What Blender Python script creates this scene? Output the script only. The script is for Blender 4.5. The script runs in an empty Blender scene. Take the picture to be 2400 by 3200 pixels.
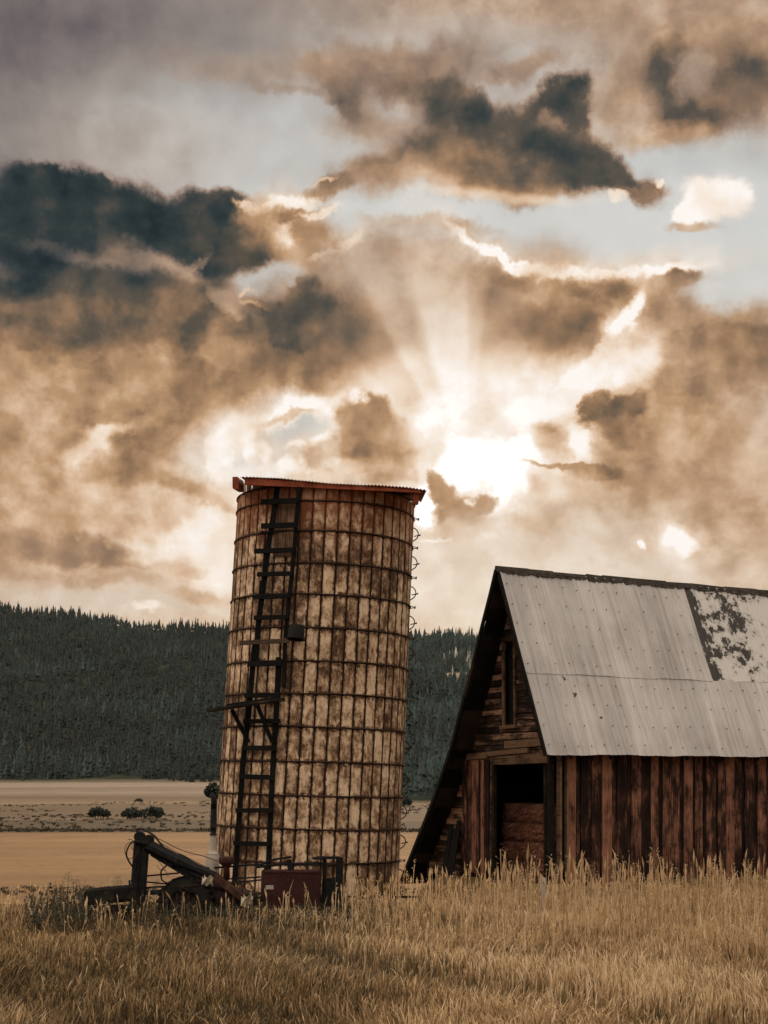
import bpy, bmesh, math, random
import numpy as np
from mathutils import Vector, Matrix
R = math.radians
random.seed(7)
rng = np.random.default_rng(11)
sc = bpy.context.scene
COL = sc.collection

# ------------------------------------------------------------------ camera
cam_d = bpy.data.cameras.new("camera")
cam = bpy.data.objects.new("camera", cam_d)
COL.objects.link(cam)
cam.location = (0, 0, 2.6)
cam.rotation_euler = (R(90), 0, 0)
cam_d.sensor_width = 36
cam_d.lens = 49.5
cam_d.shift_y = 0.2594
cam_d.clip_start = 0.5
cam_d.clip_end = 12000
sc.camera = cam
F, CX, HY, CH = 3041.0, 829.5, 1680.0, 2.6          # survey numbers of the place: focal, axis, horizon, eye height

def at(px, py, Y):                                   # a surveyed bearing at distance Y -> a point
    return Vector(((px - CX) / F * Y, Y, CH + (HY - py) / F * Y))

# ------------------------------------------------------------------ exposure
sc.view_settings.view_transform = 'Standard'
sc.view_settings.look = 'None'
sc.view_settings.exposure = 0.0
sc.view_settings.gamma = 1.0
sc.view_settings.use_curve_mapping = False
sc.cycles.max_bounces = 6
sc.cycles.transparent_max_bounces = 8
sc.cycles.use_denoising = True
sc.cycles.use_adaptive_sampling = True
sc.cycles.adaptive_threshold = 0.015
sc.cycles.adaptive_min_samples = 12

# ------------------------------------------------------------------ sun (behind the clouds, low, a little right of the silo)
BARN_A = math.atan2(.49, .87)
SUN_AZ, SUN_EL = R(3.4), R(12.5)
sun_d = bpy.data.lights.new("sun", 'SUN')
sun = bpy.data.objects.new("sun", sun_d)
COL.objects.link(sun)
sun_d.energy = 1.5
sun_d.angle = R(10)
sun_d.color = (1.0, 0.80, 0.58)
sdir = Vector((math.sin(SUN_AZ) * math.cos(SUN_EL), math.cos(SUN_AZ) * math.cos(SUN_EL), math.sin(SUN_EL)))
sun.rotation_euler = sdir.to_track_quat('Z', 'Y').to_euler()
sun.location = (0, 0, 60)

# ------------------------------------------------------------------ world: broken evening cloud over a Nishita sky
world = bpy.data.worlds.new("World")
sc.world = world
world.use_nodes = True
wt = world.node_tree
wt.nodes.clear()

class NT:
    """small wrapper to write node graphs as expressions"""
    def __init__(s, tree): s.t = tree
    def n(s, typ, **kw):
        nd = s.t.nodes.new(typ)
        for k, v in kw.items(): setattr(nd, k, v)
        return nd
    def put(s, sock, v):
        if v is None: return
        if isinstance(v, bpy.types.NodeSocket): s.t.links.new(v, sock)
        else: sock.default_value = v
    def m(s, op, a, b=None, c=None, clamp=False):
        nd = s.n('ShaderNodeMath', operation=op, use_clamp=clamp)
        s.put(nd.inputs[0], a); s.put(nd.inputs[1], b); s.put(nd.inputs[2], c)
        return nd.outputs[0]
    def v(s, op, a, b=None, scale=None):
        nd = s.n('ShaderNodeVectorMath', operation=op)
        s.put(nd.inputs[0], a); s.put(nd.inputs[1], b)
        if scale is not None: s.put(nd.inputs['Scale'], scale)
        return nd.outputs['Value'] if op in ('LENGTH', 'DOT_PRODUCT', 'DISTANCE') else nd.outputs[0]
    def xyz(s, x, y, z):
        nd = s.n('ShaderNodeCombineXYZ')
        s.put(nd.inputs[0], x); s.put(nd.inputs[1], y); s.put(nd.inputs[2], z)
        return nd.outputs[0]
    def sep(s, a):
        nd = s.n('ShaderNodeSeparateXYZ'); s.put(nd.inputs[0], a)
        return nd.outputs
    def noise(s, vec, scale, detail=4, rough=.55, dist=0.0, out='Fac', dim='3D'):
        nd = s.n('ShaderNodeTexNoise', noise_dimensions=dim)
        if dim == '1D': s.put(nd.inputs['W'], vec)
        else: s.put(nd.inputs['Vector'], vec)
        s.put(nd.inputs['Scale'], scale); s.put(nd.inputs['Detail'], detail)
        s.put(nd.inputs['Roughness'], rough); s.put(nd.inputs['Distortion'], dist)
        return nd.outputs[out]
    def rng(s, v, a, b, c=0.0, d=1.0, smooth=True):
        nd = s.n('ShaderNodeMapRange', interpolation_type='SMOOTHSTEP' if smooth else 'LINEAR')
        s.put(nd.inputs['Value'], v); s.put(nd.inputs['From Min'], a); s.put(nd.inputs['From Max'], b)
        s.put(nd.inputs['To Min'], c); s.put(nd.inputs['To Max'], d)
        return nd.outputs[0]
    def mix(s, f, a, b, mode='MIX'):
        nd = s.n('ShaderNodeMix', data_type='RGBA', blend_type=mode)
        s.put(nd.inputs[0], f); s.put(nd.inputs[6], a); s.put(nd.inputs[7], b)
        return nd.outputs[2]
    def ramp(s, f, stops):
        nd = s.n('ShaderNodeValToRGB')
        e = nd.color_ramp.elements
        while len(e) < len(stops): e.new(0.5)
        for el, (p, c) in zip(e, stops):
            el.position = p; el.color = c if len(c) == 4 else (*c, 1)
        s.put(nd.inputs[0], f)
        return nd.outputs[0]
    def mapv(s, vec, loc=(0, 0, 0), rot=(0, 0, 0), scale=(1, 1, 1), typ='POINT'):
        nd = s.n('ShaderNodeMapping', vector_type=typ)
        s.put(nd.inputs[0], vec); nd.inputs[1].default_value = loc
        nd.inputs[2].default_value = rot; nd.inputs[3].default_value = scale
        return nd.outputs[0]

def lin(r, g, b):
    f = lambda c: (c / 255 / 12.92) if c / 255 <= .04045 else ((c / 255 + .055) / 1.055) ** 2.4
    return (f(r), f(g), f(b), 1)

W = NT(wt)
dirv = W.n('ShaderNodeTexCoord').outputs['Generated']
dx, dy, dz = W.sep(dirv)
az = W.m('ARCTAN2', dx, dy)
el = W.m('ARCTAN2', dz, W.m('SQRT', W.m('ADD', W.m('MULTIPLY', dx, dx), W.m('MULTIPLY', dy, dy))))
U = W.m('MULTIPLY', az, 10.0)
V = W.m('MULTIPLY', el, 10.0)
P = W.xyz(U, V, 0.0)
def sky(px, py):                                     # bearing -> the sky map's azimuth / elevation (tenths of a radian)
    a = math.atan((px - CX) / F)
    return 10 * a, 10 * math.atan((HY - py) / F * math.cos(a))
def warp(vec, sc_, amp, det, rough, seed):
    c = W.noise(W.v('ADD', vec, (seed, seed * .37, seed * .71)), sc_, det, rough, out='Color')
    c = W.v('SUBTRACT', c, (.5, .5, .5))
    return W.v('MULTIPLY', c, (amp, amp * .8, 0))
w1 = warp(P, 1.3, .30, 3, .5, 3.1)
w2 = warp(P, 3.4, .36, 9, .64, 9.4)
PS = W.v('ADD', P, w1)                               # soft
PC = W.v('ADD', P, W.v('ADD', W.v('SCALE', w1, scale=.7), w2))   # ragged
fb = W.noise(W.v('ADD', P, W.v('SCALE', w1, scale=1.2)), 2.3, 7, .6)
fb2 = W.noise(W.mapv(W.v('ADD', P, W.v('SCALE', w2, scale=.5)), scale=(.75, 1.15, 1)), 1.7, 9, .56)
CLOUDS = [
    # high thin grey sheet, upper left
    (250, 230, 600, 320, 0, .59, .92, 1, .6, False), (60, 60, 420, 300, 0, .34, .75, 1, .95, False),
    (640, 340, 460, 130, -4, .72, .95, 1, .7, False), (330, 330, 200, 70, 0, .64, .7, .8, .8, False),
    # pale open band
    (1120, 480, 600, 130, -2, .80, 1, 1, .5, False), (1480, 500, 340, 200, 0, .82, 1, 1, .5, False),
    (1000, 160, 300, 80, 0, .66, .8, .9, .6, False), (1360, 350, 220, 50, 0, .76, 1, .9, .6, False), (640, 330, 200, 60, 0, .72, .9, .8, .7, False),
    # high wisps
    (720, 190, 100, 30, -32, .42, .2, .8, .55), (860, 150, 180, 42, 4, .40, .2, .85, .6), (640, 205, 90, 8, -12, .46, .3, .5, .7), (560, 150, 200, 26, 0, .50, .3, .5, .8),
    (810, 275, 100, 30, 0, .54, .3, .7, .6), (745, 235, 46, 24, -40, .38, .2, .7, .6), (1130, 150, 90, 20, 10, .44, .2, .7, .6), (700, 170, 60, 22, -20, .42, .2, .6, .6),
    # heart-shaped dark cloud
    (880, 350, 150, 42, 14, .46, .1, .9, .5), (1080, 335, 210, 74, -8, .33, .1, 1, .32), (1090, 398, 230, 26, -4, .55, .0, .9, .5),
    (1130, 372, 190, 28, -6, .36, .1, .9, .6), (900, 205, 90, 26, -8, .38, .1, .8, .6), (990, 235, 70, 46, -30, .28, .1, .95, .4), (1035, 265, 36, 46, 20, .20, .1, .95, .45), (1150, 265, 80, 44, 14, .20, .1, 1, .45),
    (1215, 215, 58, 36, 22, .12, .1, 1, .35), (1246, 285, 28, 60, 0, .18, .1, .9, .45), (1185, 270, 30, 20, 0, .46, .2, .8, .6), (1195, 300, 40, 18, 10, .36, .1, .6, .6),
    (1260, 345, 90, 46, -24, .24, .1, 1, .4), (1310, 385, 100, 22, -24, .28, .1, 1, .45), (1390, 415, 48, 10, -6, .46, .1, .95, .5), (1412, 404, 14, 8, 0, .92, 0, .9, .4),
    (1330, 430, 18, 9, 0, .88, 0, .85, .5), (1100, 424, 150, 8, -5, .84, .0, .6, .9, False), (1000, 345, 60, 30, 0, .46, 0, .5, .8),
    (1480, 195, 110, 90, 0, .42, .15, .95, .5), (1530, 255, 90, 30, -14, .24, .1, .95, .5), (1455, 150, 50, 40, 20, .24, .1, .8, .5), (1335, 215, 66, 46, 0, .46, .2, .85, .5), (1290, 200, 20, 60, 0, .60, .5, .6, .6),
    (1440, 290, 130, 22, 0, .60, .05, .85, .7), (1520, 165, 40, 30, 0, .62, .6, .8, .5), (1420, 215, 30, 40, 0, .56, .3, .6, .7), (1620, 200, 90, 100, 0, .34, .1, .8, .6), (1640, 330, 80, 60, 0, .76, 1, .8, .6),
    (715, 402, 48, 20, 8, .44, .1, .95, .4), (785, 378, 50, 14, 28, .50, .15, .85, .5), (708, 385, 24, 5, 0, .90, 0, .8, .5), (830, 352, 60, 20, 14, .50, .1, .7, .6),
    (930, 478, 130, 12, -4, .56, .3, .8, .6), (1010, 490, 40, 12, -30, .52, .2, .8, .5), (860, 492, 70, 26, 0, .60, .4, .7, .6),
    # left dark bank
    (470, 560, 280, 84, -14, .33, .05, 1, .4), (640, 515, 130, 66, -14, .48, 0, 1, .4), (240, 485, 310, 86, -8, .095, .1, 1, .25), (100, 520, 200, 70, 0, .10, .1, 1, .4),
    (130, 400, 110, 36, -10, .075, .1, 1, .25), (235, 392, 26, 14, 0, .12, .1, .9, .4), (450, 445, 90, 36, 6, .12, .1, 1, .3), (340, 450, 120, 36, 12, .10, .1, .9, .4), (500, 540, 120, 50, -28, .27, .05, .9, .55), (690, 560, 90, 44, 0, .44, 0, .85, .5), (560, 590, 90, 24, -30, .30, 0, .8, .6),
    (645, 430, 44, 15, 4, 1.0, 0, 1, .28), (545, 448, 36, 9, -14, .94, 0, .85, .5), (598, 448, 18, 8, 10, .92, 0, .8, .5), (615, 495, 38, 24, 0, .95, 0, .95, .5), (650, 460, 60, 10, 12, .50, 0, .9, .5), (700, 452, 40, 8, 10, .86, 0, .8, .5),
    (750, 525, 40, 9, 34, .95, 0, .95, .45), (715, 545, 36, 8, 10, .9, 0, .8, .5), (560, 495, 50, 36, 0, .56, 0, .7, .7), (680, 500, 40, 24, 0, .42, 0, .7, .6), (540, 470, 30, 24, 0, .60, 0, .7, .6),
    (210, 566, 130, 16, -8, .42, .4, .7, .9), (330, 572, 90, 22, -20, .56, .4, .75, .85), (400, 598, 60, 20, -30, .58, .4, .75, .8), (420, 560, 40, 8, 40, .5, .3, .6, .6), (500, 625, 50, 12, -20, .5, .3, .6, .8),
    (160, 622, 200, 40, 2, .085, .1, 1, .3), (300, 640, 190, 34, -6, .17, .1, 1, .4), (440, 645, 130, 34, -10, .30, .05, .95, .45), (170, 680, 220, 30, 0, .20, .1, .9, .6),
    # middle
    (330, 790, 420, 130, 0, .42, 0, 1, .45, False), (300, 715, 260, 36, -4, .29, .05, .85, .6), (950, 710, 400, 165, 0, .50, .15, 1, .35), (850, 570, 150, 60, 0, .58, .35, 1, .45), (960, 560, 70, 50, 0, .56, .3, .9, .4),
    (585, 610, 86, 36, 8, .78, 1, 1, .35), (575, 660, 56, 5, -2, 1.0, 0, 1, .35), (522, 632, 14, 5, 60, .9, 0, .7, .5), (500, 660, 50, 16, -30, .60, .3, .8, .5), (660, 625, 46, 22, 24, .34, .1, .95, .4), (690, 640, 40, 14, 30, .60, .4, .6, .6),
    (700, 730, 170, 100, -24, .29, .05, 1, .4), (560, 730, 80, 46, 10, .26, .05, .95, .5), (590, 845, 240, 46, -6, .36, 0, 1, .4), (500, 800, 120, 40, 0, .40, 0, .8, .6), (430, 770, 110, 50, 0, .50, 0, .8, .6), (250, 860, 220, 46, 0, .54, 0, .8, .7), (370, 730, 70, 16, -8, .36, 0, .7, .6), (700, 800, 110, 60, 0, .34, 0, .8, .6), (300, 800, 120, 40, 0, .50, 0, .6, .7),
    (1110, 558, 120, 11, -27, 1.05, 0, 1, .35), (1180, 600, 24, 16, 0, 1.0, 0, .9, .4), (1330, 588, 150, 10, 3, 1.05, 0, 1, .35), (1430, 578, 50, 13, 0, 1.02, 0, 1, .4), (1255, 596, 60, 14, 0, .95, 0, .9, .5),
    (1030, 625, 180, 56, -22, .53, .15, 1, .3), (1330, 675, 205, 70, 2, .40, 0, 1, .3), (1470, 605, 56, 20, 0, .42, .1, 1, .35), (1520, 720, 170, 90, 0, .50, .1, 1, .5), (1530, 620, 60, 12, 10, .66, .7, .7, .6),
    (1180, 640, 80, 26, -24, .72, 0, .8, .7), (1200, 730, 60, 70, 0, .36, 0, .85, .7), (1110, 600, 60, 20, -25, .46, 0, .6, .6), (1600, 610, 90, 40, 10, .80, .95, .9, .5), (1610, 760, 90, 80, 0, .46, 0, .8, .6),
    # light falling from the gap
    (960, 780, 190, 110, 0, .63, .1, .9, .8, False), (900, 680, 90, 110, 20, .62, .3, .6, .9, False), (1020, 850, 220, 70, 0, .86, 0, 1, .7, False), (870, 810, 60, 40, 0, .80, 0, .7, .7, False),
    # lower left
    (200, 1040, 420, 200, 0, .54, 0, 1, .5, False), (420, 1200, 220, 130, 0, .74, .1, 1, .6), (245, 925, 70, 16, 20, .84, 0, .95, .5), (190, 965, 50, 26, 30, .80, 0, .9, .6), (140, 930, 40, 30, 0, .52, 0, .8, .5),
    (345, 955, 90, 50, 10, .40, 0, .95, .4), (410, 950, 60, 34, 0, .44, 0, .8, .5), (280, 1010, 60, 30, 20, .42, 0, .85, .5), (360, 1040, 120, 24, -16, .44, 0, .85, .5), (470, 1000, 80, 50, 0, .60, 0, .8, .6), (450, 1082, 110, 10, -26, .44, 0, .95, .5), (380, 900, 130, 26, 0, .46, 0, .7, .6),
    (160, 1190, 150, 30, -8, .38, .1, .95, .45), (270, 1130, 120, 30, -10, .52, 0, .8, .6), (380, 1120, 70, 30, 0, .62, 0, .7, .7), (190, 1250, 160, 18, 0, .50, .1, .85, .6), (300, 1300, 420, 30, 0, .64, .4, .9, .7), (430, 1150, 50, 30, 20, .90, 0, .8, .6), (460, 1240, 50, 26, 0, .88, 0, .8, .6), (310, 1320, 26, 10, 0, .86, 0, .8, .6), (560, 1190, 120, 150, 0, .76, 0, .8, .7), (380, 1170, 60, 20, -20, .84, 0, .6, .6), (430, 1290, 70, 14, -10, .56, 0, .8, .6), (320, 1200, 60, 16, 10, .82, 0, .6, .6), (390, 1230, 40, 14, 0, .58, 0, .7, .6), (150, 1100, 100, 50, 0, .60, 0, .6, .7),
    # gap behind the silo top
    (590, 955, 180, 80, 14, .80, .8, 1, .35), (640, 894, 120, 20, 16, 1.02, 0, 1, .4), (730, 885, 40, 20, 30, 1.0, 0, 1, .4), (500, 950, 60, 30, 40, .98, 0, 1, .4), (470, 1000, 30, 50, 0, .92, 0, .9, .5), (600, 970, 90, 40, 20, .68, 1, .9, .5), (660, 930, 50, 20, 20, .64, 1, .9, .45),
    (540, 960, 14, 34, 10, .97, 0, .9, .5), (575, 985, 12, 26, 20, .95, 0, .8, .5), (655, 970, 34, 8, 0, 1.0, 0, .9, .5), (700, 950, 20, 12, 40, .96, 0, .9, .5), (640, 1010, 28, 18, 0, .98, 0, .9, .4), (560, 1035, 60, 30, 0, .90, .3, .8, .5), (620, 905, 50, 8, 10, .58, 0, .8, .6),
    (810, 950, 100, 76, -44, .42, 0, 1, .25), (800, 880, 40, 36, 0, .42, 0, 1, .3), (870, 1005, 60, 26, -16, .46, 0, 1, .3), (740, 1020, 90, 20, 10, .68, 0, .9, .6), (700, 985, 40, 30, 30, .54, 0, .8, .6), (775, 860, 16, 22, -40, .92, 0, .8, .5),
    # sun gap
    (1070, 890, 170, 40, 8, .92, 0, 1, .6, False), (990, 940, 90, 60, -20, .88, 0, 1, .7, False), (1030, 985, 86, 34, 10, 1.02, 0, 1, .7), (1060, 1030, 60, 46, 0, 1.02, 0, 1, .5), (1110, 945, 90, 36, 24, 1.0, 0, 1, .7), (960, 1030, 50, 20, -20, 1.0, 0, 1, .5), (1240, 835, 130, 28, 22, .98, 0, .95, .5), (1140, 980, 40, 40, 0, .92, 0, .8, .6), (1180, 880, 90, 26, 14, .97, 0, .9, .5),
    (1385, 800, 40, 32, 24, 1.1, 0, 1, .35), (1330, 815, 50, 20, 20, 1.0, 0, .9, .5), (1362, 685, 17, 44, -32, 1.1, 0, 1, .3), (1345, 722, 14, 18, -30, 1.0, 0, .8, .4), (1290, 780, 30, 14, 30, .9, 0, .8, .5), (1240, 970, 22, 50, -26, 1.05, 0, .9, .4), (1280, 930, 14, 40, -20, 1.05, 0, .9, .4), (1085, 1095, 50, 36, 50, 1.1, 0, 1, .35), (915, 1100, 26, 50, 0, 1.1, 0, 1, .4), (1120, 1060, 30, 40, -30, .94, 0, .8, .5),
    (1440, 960, 150, 150, 0, .48, 0, 1, .4), (1420, 1090, 290, 100, 4, .52, .05, 1, .35), (1190, 935, 40, 30, 0, .56, 0, .95, .4), (1215, 985, 30, 26, 0, .6, 0, .8, .5), (1330, 890, 66, 30, 14, .30, 0, 1, .3), (1350, 930, 40, 30, -30, .36, 0, .9, .4), (1290, 870, 26, 22, 20, .34, 0, .95, .4), (1380, 860, 30, 14, 30, .34, 0, .9, .4),
    (1250, 1010, 100, 8, -4, .40, 0, 1, .4), (1300, 1020, 80, 14, -6, .40, 0, .9, .5), (1200, 1065, 46, 22, 0, .62, 0, .8, .6), (950, 1060, 26, 40, 20, .48, 0, 1, .3), (975, 1120, 50, 34, 0, .46, 0, 1, .35), (1030, 1105, 30, 20, 10, .44, 0, 1, .3), (985, 1155, 90, 20, 0, .54, 0, .95, .5), (1000, 1100, 10, 8, 0, .9, 0, .8, .5), (1045, 1165, 18, 6, 0, 1.0, 0, .9, .4), (930, 1170, 30, 5, 0, .94, 0, .8, .5),
    (1240, 1190, 300, 90, 0, .60, .35, 1, .6), (1160, 1130, 60, 24, 0, .52, .1, .8, .6), (950, 1280, 200, 90, 0, .68, .35, .9, .7), (1400, 1230, 260, 40, 0, .70, .4, .7, .7), (1100, 1230, 120, 40, 0, .64, .4, .8, .7), (1600, 1100, 100, 140, 0, .54, .1, .8, .6),
    (1466, 1172, 32, 17, -12, 1.1, 0, 1, .4), (1450, 1155, 14, 18, 20, 1.05, 0, .9, .4), (1385, 1173, 6, 7, 0, 1.0, 0, 1, .5),
    (1515, 440, 44, 38, 10, .945, 0, 1, .3), (1480, 458, 30, 20, -10, .94, 0, 1, .3), (1560, 436, 40, 36, 0, .93, 0, .9, .4), (1495, 492, 46, 10, -8, .58, .1, .9, .5),
]
bt = bpy.data.node_groups.new("cloud_mass", 'ShaderNodeTree')      # one cloud mass laid over what is behind it
for nm, ty in (("State", 'Vector'), ("P", 'Vector'), ("Loc", 'Vector'), ("Rot", 'Vector'), ("Size", 'Vector'), ("Value", 'Vector'), ("Hi", 'Float'), ("Lo", 'Float'), ("Op", 'Float')):
    bt.interface.new_socket(nm, in_out='INPUT', socket_type='NodeSocket' + ty)
bt.interface.new_socket("State", in_out='OUTPUT', socket_type='NodeSocketVector')
B_ = NT(bt)
gi, go = B_.n('NodeGroupInput'), B_.n('NodeGroupOutput')
nd = B_.n('ShaderNodeVectorMath', operation='MULTIPLY_ADD')      # tiny term: keeps the chain in order, so the shader stack stays small
B_.put(nd.inputs[0], gi.outputs[0]); nd.inputs[1].default_value = (1e-6, 1e-6, 0); B_.put(nd.inputs[2], gi.outputs[1])
mp = B_.n('ShaderNodeMapping', vector_type='TEXTURE')
for k, o in enumerate((nd.outputs[0], gi.outputs[2], gi.outputs[3], gi.outputs[4])): B_.put(mp.inputs[k], o)
mr = B_.n('ShaderNodeMapRange', interpolation_type='SMOOTHSTEP')
B_.put(mr.inputs[0], B_.v('LENGTH', mp.outputs[0])); B_.put(mr.inputs[1], gi.outputs[6]); B_.put(mr.inputs[2], gi.outputs[7])
mr.inputs[3].default_value = 0; B_.put(mr.inputs[4], gi.outputs[8])
mx = B_.n('ShaderNodeMix', data_type='VECTOR')
B_.put(mx.inputs[0], mr.outputs[0]); B_.put(mx.inputs[4], gi.outputs[0]); B_.put(mx.inputs[5], gi.outputs[5])
B_.put(go.inputs[0], mx.outputs[1])
def cloud_field(zone):
    """paints the cloud masses that can reach one part of the sky, far ones first: value = (brightness, clear-sky share)"""
    state = W.xyz(.58, .25, 0.0)
    todo = []
    for b in CLOUDS:                                   # light spills round every bright gap and lit rim
        if b[5] >= .95 and b[2] * b[3] < 4200:
            todo.append((b[0], b[1], b[2] * 1.5 + 8, b[3] * 1.7 + 8, b[4], b[5] - .22, 0, .55, .85, True))
            b = b[:8] + (b[8] + .18,) + b[9:]
        todo.append(b)
    for px, py, rx, ry, rot, Lv, S, op, soft, *rest in todo:
        rag = rest[0] if rest else True
        cu, cv = sky(px, py)
        ca, sa = abs(math.cos(R(rot))), abs(math.sin(R(rot)))
        ex = (1 + soft) * math.hypot(rx * ca, ry * sa) / 304.1 + .40
        ey = (1 + soft) * math.hypot(rx * sa, ry * ca) / 304.1 + .35
        if cu + ex < zone[0] or cu - ex > zone[1] or cv + ey < zone[2] or cv - ey > zone[3]:
            continue
        nd = W.n('ShaderNodeGroup'); nd.node_tree = bt
        W.put(nd.inputs[0], state); W.put(nd.inputs[1], PC if rag else PS)
        for k, v in enumerate(((cu, cv, 0), (0, 0, R(rot)), (rx / 304.1, ry / 304.1, 1), (Lv, S, 0), 1 + soft, max(.02, 1 - soft), op)):
            nd.inputs[k + 2].default_value = v
        state = nd.outputs[0]
    return state
# relief: the cloud's own density seen a step nearer the sun
su, sv = 10 * SUN_AZ, 10 * SUN_EL
tow = W.v('NORMALIZE', W.v('SUBTRACT', (su, sv, 0), P))
fine = W.v('ADD', P, W.v('SCALE', w1, scale=.5))
d0 = W.noise(fine, 3.0, 8, .56)
d1 = W.noise(W.v('ADD', fine, W.v('SCALE', tow, scale=.13)), 3.0, 6, .52)
rel = W.m('MULTIPLY', W.m('SUBTRACT', d0, d1), -.50)
fbc = W.m('ADD', W.m('MULTIPLY', W.m('SUBTRACT', fb, .5), .16), W.m('MULTIPLY', W.m('SUBTRACT', W.rng(fb2, .455, .53), .5), .065))
# crepuscular rays fan out above the sun
du, dv = W.m('SUBTRACT', U, su), W.m('SUBTRACT', V, sv - .05)
ang = W.m('ARCTAN2', du, dv)
dist = W.m('SQRT', W.m('ADD', W.m('MULTIPLY', du, du), W.m('MULTIPLY', dv, dv)))
ray = W.rng(W.noise(W.m('ADD', ang, 7.3), 1.9, 2, .55, dim='1D'), .36, .66, -.7, 1)
rayf = W.m('MULTIPLY', W.m('MULTIPLY', W.rng(dist, 2.2, .5), W.rng(dist, .30, 1.0)), W.rng(W.m('ABSOLUTE', W.m('ADD', ang, .22)), 1.15, .35))
det = W.m('MULTIPLY', W.m('ADD', rel, fbc), W.m('MULTIPLY', W.rng(V, .7, 2.4, .6, 1.0), W.m('SUBTRACT', 1.0, W.m('MULTIPLY', rayf, .6))))
add = W.m('ADD', W.m('MULTIPLY', W.m('MULTIPLY', W.m('ADD', ray, .2), rayf), .15), W.m('ADD', W.rng(dist, 1.7, 0, 0, .07), W.rng(V, 3.4, 1.6, 0.0, .075)))
glow = W.rng(dist, .8, .0, 0.0, .35)               # the veiled sun itself is brighter than paper white
skyt = W.n('ShaderNodeTexSky', sky_type='NISHITA')
skyt.sun_disc = False
skyt.sun_elevation = SUN_EL
skyt.sun_rotation = SUN_AZ
skyt.altitude = 900
def background(colour):
    bg = W.n('ShaderNodeBackground')
    W.put(bg.inputs[0], colour); bg.inputs[1].default_value = 0.1
    return bg.outputs[0]
def mixsh(f, a, b):
    nd = W.n('ShaderNodeMixShader')
    W.put(nd.inputs[0], f); W.put(nd.inputs[1], a); W.put(nd.inputs[2], b)
    return nd.outputs[0]
def sky_colour(zone):
    Lz, Sz, _ = W.sep(cloud_field(zone))
    cl = W.m('SUBTRACT', 1.0, W.m('MULTIPLY', Sz, .8))
    Lz = W.m('ADD', W.m('ADD', Lz, W.m('MULTIPLY', det, cl)), add)
    warm = W.ramp(Lz, [(0, lin(22, 38, 42)), (.14, lin(44, 56, 56)), (.30, lin(92, 83, 71)), (.44, lin(147, 116, 88)), (.56, lin(187, 149, 113)),
                       (.70, lin(222, 190, 159)), (.84, lin(243, 224, 204)), (1.0, lin(255, 248, 242))])
    gray = W.ramp(Lz, [(0, lin(40, 42, 45)), (.3, lin(98, 85, 86)), (.55, lin(150, 143, 137)), (.76, lin(196, 196, 192)), (1, lin(240, 236, 230))])
    front = W.mix(Sz, warm, gray)
    front = W.v('SCALE', front, scale=W.m('MULTIPLY_ADD', W.m('MULTIPLY', glow, W.rng(Lz, .9, 1.1)), 10.0, 10.0))
    return background(W.mix(W.m('MULTIPLY', Sz, .12), front, skyt.outputs[0]))
def split(zone, depth=0):
    u0, u1, v0, v1 = zone
    if depth == 3: return sky_colour(zone)
    if depth == 1:
        um = (u0 + u1) / 2
        return mixsh(W.m('GREATER_THAN', U, um), split((u0, um, v0, v1), depth + 1), split((um, u1, v0, v1), depth + 1))
    vm = (v0 + v1) / 2
    return mixsh(W.m('GREATER_THAN', V, vm), split((u0, u1, v0, vm), depth + 1), split((u0, u1, vm, v1), depth + 1))
# the rest of the dome, behind and above the viewer: a brighter broken overcast
bn = W.noise(dirv, 2.2, 4, .55, .3)
back = W.v('SCALE', W.mix(W.rng(bn, .35, .65), lin(190, 180, 168), lin(255, 244, 228)), scale=W.m('MULTIPLY', W.rng(dz, -.05, .75, 5.0, 19.0), W.m('MULTIPLY_ADD', dx, -.32, 1.0)))
side = W.v('SCALE', W.mix(W.rng(bn, .35, .65), lin(110, 98, 84), lin(200, 180, 152)), scale=10.0)
edge = W.m('MULTIPLY', W.m('MULTIPLY', W.rng(W.m('ABSOLUTE', U), 3.6, 2.95), W.rng(V, 5.9, 5.2)), W.rng(V, -.5, -.1))
dome = mixsh(W.rng(dy, .1, .75), background(back), background(side))
wo = W.n('ShaderNodeOutputWorld')
wt.links.new(mixsh(edge, dome, split((-3.7, 3.7, -.6, 6.0))), wo.inputs[0])
world.cycles.sampling_method = 'MANUAL'
world.cycles.sample_map_resolution = 512

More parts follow.
